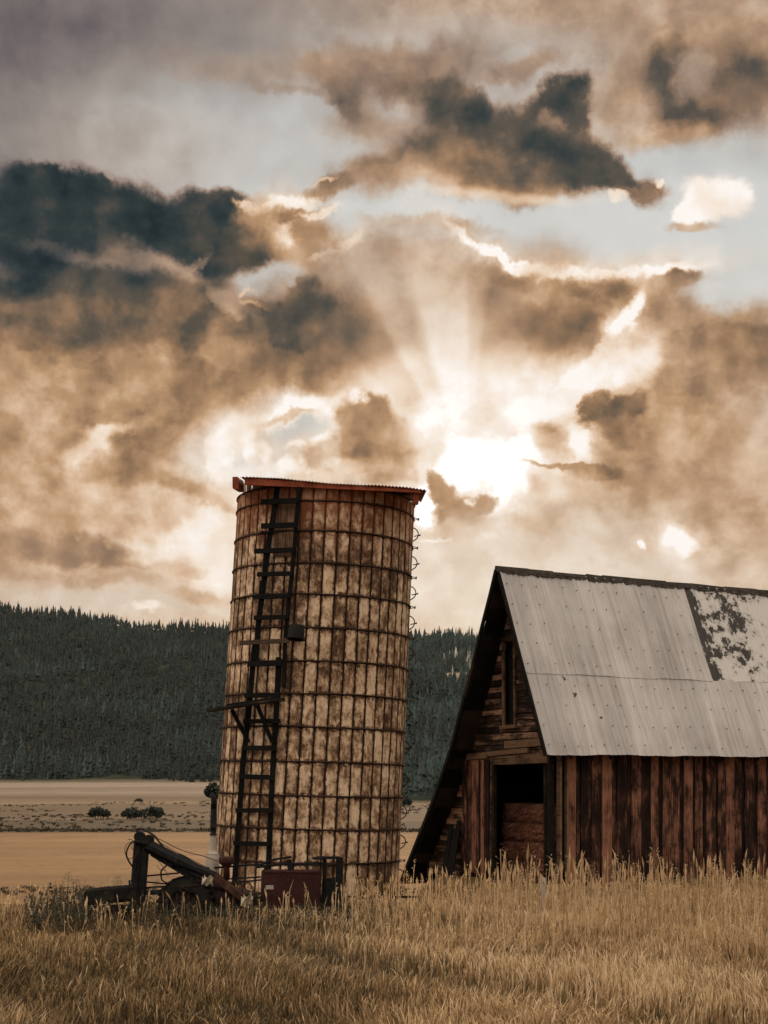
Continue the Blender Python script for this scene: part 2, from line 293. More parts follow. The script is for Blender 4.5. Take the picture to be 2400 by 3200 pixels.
# ------------------------------------------------------------------ mesh helpers
class MB:
    """collects shapes; build() links them as ONE mesh object"""
    def __init__(s): s.v, s.f, s.t = [], [], []
    def add(s, vs, fs, tone=0.0):
        b = len(s.v)
        s.v += [tuple(p) for p in vs]
        s.f += [tuple(i + b for i in f) for f in fs]
        s.t += [tone] * len(fs)
    def quad(s, a, b, c, d, tone=0.0): s.add((a, b, c, d), ((0, 1, 2, 3),), tone)
    def hexa(s, p, tone=0.0):                        # 8 corners: bottom 0-3, top 4-7
        s.add(p, ((0, 3, 2, 1), (4, 5, 6, 7), (0, 1, 5, 4), (1, 2, 6, 5), (2, 3, 7, 6), (3, 0, 4, 7)), tone)
    def frame_box(s, o, ax, ay, az, tone=0.0):       # box centred at o with half-axes
        o, ax, ay, az = Vector(o), Vector(ax), Vector(ay), Vector(az)
        s.hexa([o - ax - ay - az, o + ax - ay - az, o + ax + ay - az, o - ax + ay - az,
                o - ax - ay + az, o + ax - ay + az, o + ax + ay + az, o - ax + ay + az], tone)
    def box(s, c, size, tone=0.0):
        s.frame_box(c, (size[0] / 2, 0, 0), (0, size[1] / 2, 0), (0, 0, size[2] / 2), tone)
    def beam(s, a, b, w, h, tone=0.0, up=(0, 0, 1), bev=.12):   # bar a->b, w across, h along up, edges broken
        a, b = Vector(a), Vector(b)
        d = (b - a).normalized()
        u = Vector(up); u = (u - d * u.dot(d))
        if u.length < 1e-4: u = Vector((0, -1, 0)); u = u - d * u.dot(d)
        u.normalize(); r = d.cross(u)
        c = min(w, h) * bev
        pr = [(-w/2 + c, -h/2), (w/2 - c, -h/2), (w/2, -h/2 + c), (w/2, h/2 - c), (w/2 - c, h/2), (-w/2 + c, h/2), (-w/2, h/2 - c), (-w/2, -h/2 + c)]
        vs = [a + r * x + u * y for x, y in pr] + [b + r * x + u * y for x, y in pr]
        fs = [(i, i + 8, (i + 1) % 8 + 8, (i + 1) % 8) for i in range(8)] + [tuple(range(8)), tuple(range(15, 7, -1))]
        s.add(vs, fs, tone)
    def tube(s, pts, r, n=6, tone=0.0, closed=False):
        pts = [Vector(p) for p in pts]
        k = len(pts)
        rr = r if isinstance(r, (list, tuple)) else [r] * k
        vs, fs = [], []
        prev = None
        for i, p in enumerate(pts):
            if closed: d = pts[(i + 1) % k] - pts[i - 1]
            else: d = pts[min(i + 1, k - 1)] - pts[max(i - 1, 0)]
            d.normalize()
            ref = prev if prev is not None else (Vector((0, 0, 1)) if abs(d.z) < .9 else Vector((1, 0, 0)))
            u = (ref - d * ref.dot(d)).normalized(); prev = u
            w = d.cross(u)
            vs += [p + (u * math.cos(2 * math.pi * j / n) + w * math.sin(2 * math.pi * j / n)) * rr[i] for j in range(n)]
        for i in range(k if closed else k - 1):
            a, b = i * n, ((i + 1) % k) * n
            fs += [(a + j, a + (j + 1) % n, b + (j + 1) % n, b + j) for j in range(n)]
        if not closed: fs += [tuple(range(n - 1, -1, -1)), tuple(range((k - 1) * n, k * n))]
        s.add(vs, fs, tone)
    def lathe(s, o, axis, prof, n=24, tone=0.0, a0=0.0):        # prof: (radius, along)
        o, ax = Vector(o), Vector(axis).normalized()
        u = Vector((0, 0, 1)) if abs(ax.z) < .9 else Vector((1, 0, 0))
        u = (u - ax * u.dot(ax)).normalized(); w = ax.cross(u)
        vs, fs = [], []
        for r_, h in prof:
            vs += [o + ax * h + (u * math.cos(a0 + 2 * math.pi * j / n) + w * math.sin(a0 + 2 * math.pi * j / n)) * r_ for j in range(n)]
        for i in range(len(prof) - 1):
            fs += [(i * n + j, i * n + (j + 1) % n, (i + 1) * n + (j + 1) % n, (i + 1) * n + j) for j in range(n)]
        s.add(vs, fs, tone)
    def build(s, name, m, parent=None, smooth=False, loc=None):
        root = parent
        while root is not None and root.parent is not None: root = root.parent
        o3 = Vector(loc) if loc is not None else (root.location.copy() if root is not None else Vector((0, 0, 0)))
        me = bpy.data.meshes.new(name)
        me.from_pydata([(x - o3.x, y - o3.y, z - o3.z) for x, y, z in s.v], [], s.f)
        at_ = me.attributes.new("tone", 'FLOAT', 'FACE')
        at_.data.foreach_set("value", np.array(s.t, np.float32))
        if smooth: me.polygons.foreach_set("use_smooth", [True] * len(me.polygons))
        me.materials.append(m)
        me.update()
        ob = bpy.data.objects.new(name, me)
        COL.objects.link(ob)
        if parent is not None: ob.parent = parent
        elif loc is not None: ob.location = o3
        return ob

def np_mesh(name, verts, faces, m, tone=None, k=4):             # big meshes straight from arrays
    me = bpy.data.meshes.new(name)
    nv, nf = len(verts), len(faces)
    me.vertices.add(nv); me.vertices.foreach_set("co", verts.astype(np.float32).ravel())
    me.loops.add(nf * k); me.loops.foreach_set("vertex_index", faces.astype(np.int32).ravel())
    me.polygons.add(nf); me.polygons.foreach_set("loop_start", np.arange(0, nf * k, k, dtype=np.int32))
    if tone is not None:
        a_ = me.attributes.new("tone", 'FLOAT', 'FACE'); a_.data.foreach_set("value", tone.astype(np.float32))
    me.materials.append(m)
    me.update(calc_edges=True)
    ob = bpy.data.objects.new(name, me); COL.objects.link(ob)
    return ob
def tag(o, label=None, cat=None, group=None, kind=None):
    if label: o["label"] = label
    if cat: o["category"] = cat
    if group: o["group"] = group
    if kind: o["kind"] = kind
    return o
def thing(name, loc, label, cat, group=None):
    o = bpy.data.objects.new(name, None)
    o.empty_display_size = .3
    COL.objects.link(o); o.location = loc
    return tag(o, label, cat, group)
def curve_pts(pts, n=8):                              # smooth polyline through points
    pts = [Vector(p) for p in pts]
    out = []
    for i in range(len(pts) - 1):
        p0, p1, p2, p3 = pts[max(i - 1, 0)], pts[i], pts[i + 1], pts[min(i + 2, len(pts) - 1)]
        for k in range(n):
            t = k / n
            out.append(.5 * ((2 * p1) + (p2 - p0) * t + (2 * p0 - 5 * p1 + 4 * p2 - p3) * t * t + (3 * p1 - p0 - 3 * p2 + p3) * t ** 3))
    return out + [pts[-1]]

# ------------------------------------------------------------------ materials
def newmat(name):
    m = bpy.data.materials.new(name); m.use_nodes = True
    t = m.node_tree; N = NT(t)
    b = t.nodes['Principled BSDF']
    return m, N, b
def bump(N, b, h, strength=.4, dist=.02):
    nd = N.n('ShaderNodeBump'); nd.inputs['Strength'].default_value = strength; nd.inputs['Distance'].default_value = dist
    N.put(nd.inputs['Height'], h); N.put(b.inputs['Normal'], nd.outputs[0])
def tone_of(N):
    nd = N.n('ShaderNodeAttribute', attribute_name='tone'); return nd.outputs['Fac']
def obj_co(N): return N.n('ShaderNodeTexCoord').outputs['Object']
def c4(r, g, b): return (r, g, b, 1)

def mat_stave():
    m, N, b = newmat("weathered_concrete")
    ta = tone_of(N); co = obj_co(N)                     # stave tone 0..1, +1 on its dirty margin, 3 = mortar
    mort = N.m('GREATER_THAN', ta, 2.5)
    ring = N.m('MULTIPLY', N.m('GREATER_THAN', ta, 1.0), N.m('SUBTRACT', 1.0, mort))
    t = N.m('FRACT', ta)
    sh = N.v('ADD', co, N.xyz(N.m('MULTIPLY', t, 31.0), 0, N.m('MULTIPLY', t, 17.0)))
    n1 = N.noise(N.mapv(sh, scale=(1, 1, .8)), 4.2, 8, .70)
    n2 = N.noise(N.mapv(sh, scale=(1, 1, .5)), 15.0, 6, .72)
    n3 = N.noise(sh, 38, 3, .6)
    s_ = N.m('ADD', N.m('ADD', N.m('MULTIPLY', n1, .75), N.m('MULTIPLY', n2, .5)), N.m('MULTIPLY', N.m('SUBTRACT', t, .5), .21))
    big = N.noise(co, .9, 4, .6)
    st = N.rng(N.m('ADD', N.m('ADD', s_, N.m('MULTIPLY', ring, N.rng(n2, .35, .62, .02, .13))), N.m('MULTIPLY', N.m('SUBTRACT', big, .5), .40)), .47, .75, smooth=False)
    c = N.ramp(st, [(0, c4(.70, .52, .36)), (.28, c4(.56, .385, .25)), (.5, c4(.33, .21, .128)), (.78, c4(.150, .083, .047)), (1, c4(.060, .032, .019))])
    c = N.mix(N.rng(n3, .48, .8, 0, .40), c, c4(.12, .065, .038))
    run = N.noise(N.mapv(co, scale=(9, 9, .45)), 1.6, 6, .65)      # rust runs
    c = N.mix(N.rng(run, .53, .72, 0, .55), c, c4(.15, .07, .035))
    c = N.mix(mort, c, c4(.028, .017, .011))
    z = N.sep(co)[2]                                   # red flare glow put into the colour of the top staves
    flare_wash = N.m('MULTIPLY', N.rng(N.m('ADD', z, N.m('MULTIPLY', n1, 1.6)), 8.2, 9.9), .65)
    c = N.mix(flare_wash, c, c4(.26, .075, .03))
    N.put(b.inputs['Base Color'], c); b.inputs['Roughness'].default_value = .9
    b.inputs['Specular IOR Level'].default_value = .2
    bump(N, b, N.m('ADD', N.m('MULTIPLY', n2, .7), N.m('MULTIPLY', n3, .4)), .5, .02)
    return m
def mat_wood(name, dark, mid, light, axis='Z', rotz=0.0, grain=1.0, bias=.0, rough=.85, tw=.5):
    """old boards; axis = the way the grain runs (after undoing rotz)"""
    m, N, b = newmat(name)
    t = tone_of(N); co = N.mapv(obj_co(N), rot=(0, 0, rotz))
    sc_ = {'Z': (14, 14, .7), 'X': (.7, 14, 14), 'Y': (14, .7, 14)}[axis]
    sh = N.v('ADD', co, N.xyz(N.m('MULTIPLY', t, 23.0), N.m('MULTIPLY', t, 7.0), N.m('MULTIPLY', t, 41.0)))
    g1 = N.noise(N.mapv(sh, scale=sc_), 2.2 * grain, 6, .65, .3)
    g2 = N.noise(N.mapv(sh, scale=tuple(1 if q > 1 else .55 for q in sc_)), 3.0, 6, .66)
    g3 = N.noise(N.mapv(sh, scale=sc_), 7.0 * grain, 3, .6)
    f = N.m('ADD', N.m('ADD', N.m('MULTIPLY', g1, .40), N.m('MULTIPLY', g2, .60)), N.m('MULTIPLY', N.m('SUBTRACT', t, .5), tw))
    f = N.rng(N.m('ADD', f, bias), .32, .70)
    c = N.ramp(f, [(0, c4(*dark)), (.45, c4(*mid)), (1, c4(*light))])
    c = N.mix(N.rng(g3, .56, .72, 0, .75), c, c4(dark[0] * .5, dark[1] * .5, dark[2] * .5))
    N.put(b.inputs['Base Color'], c); b.inputs['Roughness'].default_value = rough
    b.inputs['Specular IOR Level'].default_value = .15
    bump(N, b, N.m('ADD', g1, N.m('MULTIPLY', g3, .7)), .6, .015)
    return m
def mat_plain(name, col, rough=.6, metal=0.0, var=.35, scale=6.0, rust=None, rustf=.0, bumpy=.2):
    m, N, b = newmat(name)
    co = obj_co(N)
    n1 = N.noise(co, scale, 6, .65); n2 = N.noise(co, scale * 5, 4, .6)
    c = N.mix(N.rng(n1, .25, .75), c4(*[x * (1 - var) for x in col]), c4(*[min(1, x * (1 + var)) for x in col]))
    if rust:
        c = N.mix(N.rng(N.m('ADD', n1, N.m('MULTIPLY', N.m('SUBTRACT', n2, .5), .5)), .66 - rustf, .76 - rustf), c, c4(*rust))
    N.put(b.inputs['Base Color'], c)
    N.put(b.inputs['Roughness'], N.rng(n2, .3, .7, max(.05, rough - .12), min(1, rough + .12)))
    b.inputs['Metallic'].default_value = metal
    b.inputs['Specular IOR Level'].default_value = .2
    bump(N, b, N.m('ADD', n1, n2), bumpy, .01)
    return m
def mat_roof_sheet():
    m, N, b = newmat("galvanised_sheet")
    t = tone_of(N)                                      # 0 sheet, 1 screw or dent, .5 old stripped sheet
    co = N.mapv(obj_co(N), rot=(0, 0, -BARN_A))
    st = N.noise(N.mapv(co, scale=(7, .35, .35)), 1.2, 6, .6)
    st2 = N.noise(N.mapv(co, scale=(30, .6, .6)), 1.0, 3, .6)
    bl = N.noise(co, .8, 5, .6)
    sp = N.noise(co, 3.1, 5, .7)
    f = N.m('ADD', N.m('ADD', N.m('MULTIPLY', st, .5), N.m('MULTIPLY', bl, .35)), N.m('MULTIPLY', st2, .2))
    c = N.ramp(N.rng(f, .34, .70), [(0, c4(.34, .305, .285)), (.5, c4(.47, .43, .405)), (1, c4(.58, .54, .515))])
    c = N.mix(N.rng(sp, .70, .80, 0, .5), c, c4(.20, .165, .13))
    rs_ = N.noise(N.mapv(co, scale=(11, .22, .22)), 1.3, 6, .68)
    c = N.mix(N.rng(rs_, .56, .72, 0, .38), c, c4(.26, .185, .13))
    c = N.mix(N.rng(N.noise(N.mapv(co, scale=(1, .5, .5)), .9, 6, .7), .50, .72, 0, .35), c, c4(.27, .25, .235))
    old = N.ramp(N.rng(N.m('ADD', N.m('MULTIPLY', sp, .6), N.m('ADD', N.m('MULTIPLY', bl, .5), N.m('MULTIPLY', N.m('SUBTRACT', t, .5), 1.0))), .50, .66), [(0, c4(.58, .54, .51)), (.55, c4(.45, .41, .37)), (.75, c4(.05, .04, .035)), (1, c4(.03, .025, .02))])
    c = N.v('SCALE', c, scale=N.m('MULTIPLY_ADD', N.m('MINIMUM', t, .24), 1.0, .86))      # sheets differ a little
    isold = N.m('MULTIPLY', N.m('GREATER_THAN', t, .25), N.m('LESS_THAN', t, .75))
    c = N.mix(isold, c, old)
    c = N.mix(N.m('GREATER_THAN', t, .75), c, c4(.05, .04, .035))
    N.put(b.inputs['Base Color'], c)
    b.inputs['Metallic'].default_value = .12
    N.put(b.inputs['Roughness'], N.rng(st2, .3, .7, .5, .68))
    bump(N, b, N.m('ADD', bl, N.m('MULTIPLY', sp, .3)), .15, .02)
    return m
def mat_straw():
    m, N, b = newmat("dry_hay")
    co = obj_co(N)
    n1 = N.noise(N.mapv(co, rot=(0, 0, R(-30)), scale=(18, 18, 5)), 2.0, 5, .7, .8)
    n2 = N.noise(co, 3, 4, .6)
    c = N.ramp(N.rng(N.m('ADD', N.m('MULTIPLY', n1, .8), N.m('MULTIPLY', n2, .25)), .38, .72), [(0, c4(.06, .022, .013)), (.5, c4(.24, .09, .05)), (1, c4(.55, .28, .17))])
    N.put(b.inputs['Base Color'], c); b.inputs['Roughness'].default_value = .95
    bump(N, b, n1, 1.0, .05)
    return m
def mat_leaf(name, stops, trans=.3, scale=.02, nscale=None):
    """grass or foliage coloured by each piece's own tone"""
    m, N, b = newmat(name)
    t = tone_of(N)
    c = N.ramp(t, [(p, c4(*x)) for p, x in stops])
    if nscale:
        n = N.noise(N.n('ShaderNodeNewGeometry').outputs['Position'], nscale, 4, .6)
        c = N.mix(N.rng(n, .35, .65), N.v('SCALE', c, scale=.5), N.v('SCALE', c, scale=1.5))
    N.put(b.inputs['Base Color'], c); b.inputs['Roughness'].default_value = .75
    if trans:
        tr = N.n('ShaderNodeBsdfTranslucent'); N.put(tr.inputs[0], c)
        mx = N.n('ShaderNodeMixShader'); mx.inputs[0].default_value = trans
        m.node_tree.links.new(b.outputs[0], mx.inputs[1]); m.node_tree.links.new(tr.outputs[0], mx.inputs[2])
        m.node_tree.links.new(mx.outputs[0], m.node_tree.nodes['Material Output'].inputs[0])
    return m

# ------------------------------------------------------------------ the land: a knoll, the valley fields, a wooded ridge
def sstep(x, a, b):
    t = np.clip((x - a) / (b - a), 0, 1); return t * t * (3 - 2 * t)
VAL = -9.0
def wob(x, y):
    return (np.sin(x * .011 + 1.3) * np.cos(y * .008 + .4) + .5 * np.sin(x * .027 - y * .019 + 2.0) + .3 * np.sin(x * .06 + y * .05))
def terrain(x, y):
    x = np.asarray(x, float); y = np.asarray(y, float)
    yy = np.maximum(y, 1.0)
    q = np.clip(x / yy, -.6, .6)
    near_edge = 29.0 + 34 * sstep(x, .2, 3.6)
    d_ = y - near_edge
    knoll = np.maximum(VAL, -.118 * np.where(d_ > 12, d_, np.log1p(np.exp(np.clip(d_, -40, 12) * 1.4)) / 1.4))
    small = .05 * np.sin(x * .9 + .3) * np.cos(y * .7) + .04 * np.sin(x * 2.1 + y * 1.7)
    yf = 1150 - 510 * sstep(q, -.11, .0)
    zf = -1.2 + (VAL + 1.2) * sstep(q, -.11, .0)
    rise = (zf - VAL) * sstep(y, 560, yf)
    px = q * F + CX
    yd = np.interp(px, [-600, 0, 130, 300, 490, 880, 1040, 1659, 2400], [1215, 1312, 1330, 1353, 1364, 1378, 1380, 1405, 1440])
    zr = CH + (HY - yd) / F * 2200
    s_ = np.clip((y - yf) / (2200 - yf), 0, 1)
    hill = (zr - zf) * (.25 * s_ + .75 * s_ ** 1.25) * (1 + .0 * s_)
    z = np.where(y < yf, knoll + rise, zf + hill)
    z = z + np.where(y > yf, wob(x * 1.6, y * 1.6) * 6 * s_ * (1 - s_) * 4, 0)
    z = z + np.where((y > 170) & (y < yf), .25 * wob(x, y * 1.5) * sstep(y, 170, 400), 0)
    z = np.where(y > 2200, zr - (y - 2200) * .12, z)
    return z + small * sstep(y, 200, 60)
ys = np.concatenate([np.linspace(-40, 60, 101), 60 * (2600 / 60) ** np.linspace(0, 1, 190)[1:], [2800, 3100]])
qs = np.linspace(-1, 1, 161) * 1.0
qs = np.sign(qs) * np.abs(qs) ** 1.35
gx = np.array([[q_ * (.75 * max(y_, 0) + 60) for q_ in qs] for y_ in ys])
gy = np.repeat(ys[:, None], len(qs), 1)
gz = terrain(gx, gy)
gv = np.stack([gx, gy, gz], -1).reshape(-1, 3)
nx = len(qs)
ii = (np.arange(len(ys) - 1)[:, None] * nx + np.arange(nx - 1)[None]).ravel()
gf = np.stack([ii, ii + 1, ii + nx + 1, ii + nx], 1)
def mat_ground():
    m, N, b = newmat("fields")
    pos = N.n('ShaderNodeNewGeometry').outputs['Position']
    x, y, z = N.sep(pos)
    wv = N.noise(pos, .012, 3, .5)
    wf = N.noise(pos, .05, 4, .6)
    ly = N.m('LOGARITHM', N.m('MAXIMUM', y, 1.0), 10.0)             # field borders run across the valley
    ly = N.m('ADD', ly, N.m('MULTIPLY', N.m('SUBTRACT', wv, .5), .035))
    def at_y(v): return (math.log10(v) - 1.4) / 2.2
    k = N.m('DIVIDE', N.m('SUBTRACT', ly, 1.4), 2.2)
    gold, gold2, ol, past, pale, pinkish = c4(.255, .148, .070), c4(.215, .122, .057), c4(.080, .055, .031), c4(.132, .086, .051), c4(.26, .20, .155), c4(.30, .225, .18)
    near = c4(.15, .095, .045)
    c = N.ramp(k, [(0, near), (at_y(40), near), (at_y(46), c4(.25, .145, .07)), (at_y(120), c4(.24, .135, .062)), (at_y(137), c4(.20, .11, .05)), (at_y(141), c4(.24, .13, .055)), (at_y(146), gold2), (at_y(205), gold), (at_y(233), gold2),
                   (at_y(262), gold), (at_y(300), gold2), (at_y(306), ol), (at_y(372), ol), (at_y(385), past), (at_y(560), past), (at_y(600), c4(.12, .08, .045)), (at_y(622), c4(.23, .16, .10)), (at_y(720), past),
                   (at_y(800), pale), (at_y(905), c4(.20, .145, .105)), (at_y(965), pinkish), (at_y(1120), pale), (at_y(1180), c4(.12, .10, .06)), (1, c4(.06, .055, .035))])
    st = N.noise(N.mapv(pos, scale=(.006, .12, .0)), 1.0, 5, .65)
    c = N.mix(1.0, c, N.ramp(N.rng(st, .3, .7), [(0, c4(.84, .83, .82)), (1, c4(1.12, 1.12, 1.12))]), 'MULTIPLY')
    c = N.mix(N.rng(wf, .50, .74, 0, .6), c, N.v('SCALE', c, scale=.55))
    gr = N.noise(N.mapv(pos, scale=(1, .35, 1)), .55, 5, .7)
    c = N.mix(N.rng(gr, .52, .68, 0, .45), c, N.v('SCALE', c, scale=.5))
    far = N.noise(pos, .035, 4, .6)
    wood = N.ramp(N.rng(far, .35, .65), [(0, c4(.012, .018, .012)), (1, c4(.045, .05, .032))])
    clear = N.noise(pos, .02, 4, .6)
    q = N.m('DIVIDE', x, N.m('MAXIMUM', y, 1.0))
    cm = N.m('MULTIPLY', N.rng(N.m('ABSOLUTE', N.m('SUBTRACT', q, CLEAR[0])), CLEAR[2] * 1.6, CLEAR[2] * .6), N.rng(N.m('ABSOLUTE', N.m('SUBTRACT', y, CLEAR[1])), CLEAR[3] * 1.5, CLEAR[3] * .6))
    wood = N.mix(cm, wood, N.mix(N.rng(clear, .4, .6), c4(.12, .095, .06), c4(.34, .26, .19)))
    yf = N.rng(q, -.11, 0, 1150 + 14, 640 + 10)
    c = N.mix(N.rng(N.m('SUBTRACT', y, yf), -12, 12), c, wood)
    N.put(b.inputs['Base Color'], c); b.inputs['Roughness'].default_value = .95
    b.inputs['Specular IOR Level'].default_value = .1
    bump(N, b, N.noise(pos, 3.0, 5, .7), .5, .05)
    return m
CLEAR = (.0495, 1530.0, .011, 95.0)                                  # a bare patch on the wooded slope (bearing, distance, half sizes)
ground = np_mesh("ground", gv, gf, mat_ground())
ground.data.polygons.foreach_set("use_smooth", [True] * len(ground.data.polygons))
tag(ground, kind="structure")
def gz_at(x, y): return float(terrain(x, y))

# the wood on the ridge: one mass of conifers, each a ragged stack of needle skirts
def forest():
    pts = []
    qa, qb = -.36, .34
    y = 600.0
    while y < 2235:
        sp = 5.4 + (y - 600) * .0010
        n = int((qb - qa) * y / sp)
        qv = qa + (np.arange(n) + rng.random(n) * .9) / n * (qb - qa)
        yv = y + (rng.random(n) - .5) * sp * 3.2
        pts.append(np.stack([qv * yv, yv], 1))
        y += sp * 1.15
    p = np.concatenate(pts)
    q = p[:, 0] / p[:, 1]
    yf = 1150 - 510 * sstep(q, -.11, .0) + 16 * wob(p[:, 0] * 2.2, p[:, 1] * 0) + 12
    keep = p[:, 1] > yf
    e = ((q - CLEAR[0]) / CLEAR[2]) ** 2 + ((p[:, 1] - CLEAR[1]) / CLEAR[3]) ** 2 + .5 * wob(p[:, 0] * 5, p[:, 1] * 5)
    keep &= (e > 1.0) | (rng.random(len(p)) < .06)
    dens = wob(p[:, 0] * 2.5 + 40, p[:, 1] * 2.5)
    keep &= rng.random(len(p)) < np.clip(.95 + .2 * dens, .55, 1)
    p = p[keep]; q = q[keep]
    n = len(p)
    z = terrain(p[:, 0], p[:, 1]) - .4
    h = (7.5 + 12 * rng.random(n) ** 1.8) * (1 + .15 * wob(p[:, 0] * 3, p[:, 1] * 3))
    w = h * (.135 + .085 * rng.random(n))
    tone = np.clip(.35 + .3 * rng.standard_normal(n) * .6 + .22 * wob(p[:, 0] * 2 + 9, p[:, 1] * 2) + .25 * sstep(q, -.03, .05), 0, 1)  # trees to the right paler: hazy light put into their tone
    near_clear = np.exp(-(((q - CLEAR[0] - .006) / (CLEAR[2] * 1.7)) ** 2 + ((p[:, 1] - CLEAR[1] - 110) / 150) ** 2))
    tone = np.where(rng.random(n) < near_clear * .10, 1.0, np.minimum(tone, .84))
    T, K = 5, 6
    V, Fc, Tn = [], [], []
    base = 0
    lean = rng.standard_normal((n, 2)) * .02
    for k in range(T):
        z0 = (.03 + .185 * k); z1 = min(1.0, z0 + .34)
        rad = w * (1 - k / (T + .2)) * (.85 + .3 * rng.random(n))
        a0 = rng.random(n) * 6.28
        ring = np.zeros((n, K + 1, 3))
        for j in range(K):
            a = a0 + 2 * math.pi * j / K
            r_ = rad * (.45 + 1.0 * rng.random(n))
            ring[:, j, 0] = p[:, 0] + np.cos(a) * r_; ring[:, j, 1] = p[:, 1] + np.sin(a) * r_
            ring[:, j, 2] = z + h * (z0 + (rng.random(n) - .5) * .10)
        ring[:, K, 0] = p[:, 0] + lean[:, 0] * h; ring[:, K, 1] = p[:, 1]; ring[:, K, 2] = z + h * z1
        V.append(ring.reshape(-1, 3))
        idx = base + np.arange(n)[:, None] * (K + 1)
        for j in range(K):
            Fc.append(np.concatenate([idx + j, idx + (j + 1) % K, idx + K], 1)); Tn.append(np.clip(tone + (rng.random(n) - .5) * .22 * (tone < .9), 0, np.where(tone < .9, .86, 1)))
        base += n * (K + 1)
    m = mat_leaf("conifer_needles", [(0, (.0015, .0042, .0040)), (.45, (.0050, .0125, .0110)), (.86, (.026, .048, .038)), (.92, (.029, .050, .039)), (.95, (.20, .17, .13)), (1, (.30, .26, .21))], trans=0, nscale=.045)
    ob = np_mesh("conifer_forest", np.concatenate(V), np.concatenate(Fc), m, np.concatenate(Tn), k=3)
    tag(ob, "dense dark conifer forest covering the long ridge beyond the fields", "forest", kind="stuff")
    return n
print("forest trees", forest())

# lone shrubs and a tree out in the pasture
leaf_dark = mat_leaf("shrub_leaves", [(0, (.005, .009, .006)), (1, (.022, .028, .016))], trans=.15)
bark = mat_plain("bark", (.05, .035, .022), .9, var=.4)
def to_ground(px, py):                                  # where a bearing meets the valley floor
    Y = 150.0
    for _ in range(4000):
        p = at(px, py, Y)
        if p.z <= gz_at(p.x, p.y): break
        Y += .5
    return p
def shrub(px0, px1, ytop, ybot, name, label, cat, group=None, n=900, flat=.0):
    g = to_ground((px0 + px1) / 2, ybot)
    wd = (px1 - px0) / F * g.y / 2 * 1.12; ht = (ybot - ytop) / F * g.y
    root = thing(name, (g.x, g.y, gz_at(g.x, g.y)), label, cat, group)
    z0 = root.location.z
    cr, tr = MB(), MB()
    lob = [(random.uniform(-.55, .55), random.uniform(-.5, .5), random.uniform(.35, .68), random.uniform(.28, .46)) for _ in range(9)]
    lob += [(-.68, 0, .38, .30), (.68, 0, .40, .30)]
    for i in range(n):
        lx, ly, lz, lr = random.choice(lob)
        d = Vector((random.gauss(0, 1), random.gauss(0, 1), random.gauss(0, 1))).normalized() * lr * random.uniform(.5, 1.05)
        c = Vector((g.x + (lx + d.x) * wd, g.y + (ly + d.y) * wd, z0 + max(.05, lz + d.z * .85) * ht))
        a = Vector((random.gauss(0, 1), random.gauss(0, 1), random.gauss(0, 1))).normalized()
        b_ = a.orthogonal().normalized()
        s_ = ht * random.uniform(.05, .10)
        cr.quad(c - a * s_ - b_ * s_ * .6, c + a * s_ - b_ * s_ * .6, c + a * s_ + b_ * s_ * .6, c - a * s_ + b_ * s_ * .6, random.random())
    for k in range(4):
        tr.tube([(g.x + (k - 1.5) * wd * .2, g.y, z0 - .2), (g.x + (k - 1.5) * wd * .35, g.y + random.uniform(-.2, .2), z0 + ht * .55)], [ht * .03, ht * .012], 5)
    cr.build("crown", leaf_dark, root); tr.build("trunk", bark, root)
def scrub():                                             # sage and rough growth along the pasture and field edges
    V, Fq, Tn = [], [], []; cnt = 0
    for i in range(4200):
        u = random.random()
        if u < .55: y = random.uniform(312, 640)
        elif u < .8: y = random.uniform(303, 314)
        else: y = random.uniform(138, 148)
        x = (random.random() - .5) * .72 * y
        if wob(x * 3, y * 3) < -.1 and u < .55: continue
        z = gz_at(x, y); s0 = random.uniform(.25, .6) * (.55 if y < 200 else 1) * (1.3 if random.random() < .06 else 1); tn = random.random()
        for k in range(7):
            c = Vector((x + random.gauss(0, s0 * .8), y + random.gauss(0, s0 * .5), z + random.uniform(.1, .8) * s0))
            a = Vector((random.gauss(0, 1), random.gauss(0, .5), random.gauss(0, .6))).normalized() * s0 * .5; b = Vector((random.gauss(0, .4), random.gauss(0, .5), 1)).normalized() * s0 * .35
            V += [c - a - b, c + a - b, c + a + b, c - a + b]; Fq.append((cnt, cnt + 1, cnt + 2, cnt + 3)); Tn.append(tn); cnt += 4
    m = mat_leaf("sage", [(0, (.022, .020, .012)), (.6, (.060, .048, .028)), (1, (.12, .085, .05))], trans=0)
    tag(np_mesh("scrub", np.array([tuple(v) for v in V]), np.array(Fq), m, np.array(Tn)), "low dark scrub dotted over the pasture and field edges below the forest", "scrub", kind="stuff")
scrub()
shrub(192, 237, 1741, 1769, "pasture_shrub", "round dark shrub standing alone in the pasture, left of the wide pair", "shrub", "shrubs in the pasture")
shrub(263, 303, 1744, 1769, "pasture_shrub", "low dark shrub touching the left side of a wider shrub", "shrub", "shrubs in the pasture")
shrub(297, 353, 1739, 1769, "pasture_shrub", "widest dark shrub in the pasture, with a lower one on its left side", "shrub", "shrubs in the pasture")
shrub(289, 309, 1724, 1734, "pasture_shrub", "tiny dark shrub farther up the pasture above the wide pair", "shrub", "shrubs in the pasture", n=400)
shrub(444, 486, 1688, 1728, "field_tree", "dark bushy tree half hidden behind the silo's left side", "tree", n=900)
shrub(868, 890, 1720, 1742, "field_tree", "small bushy tree at the forest foot just right of the silo", "tree", n=500)

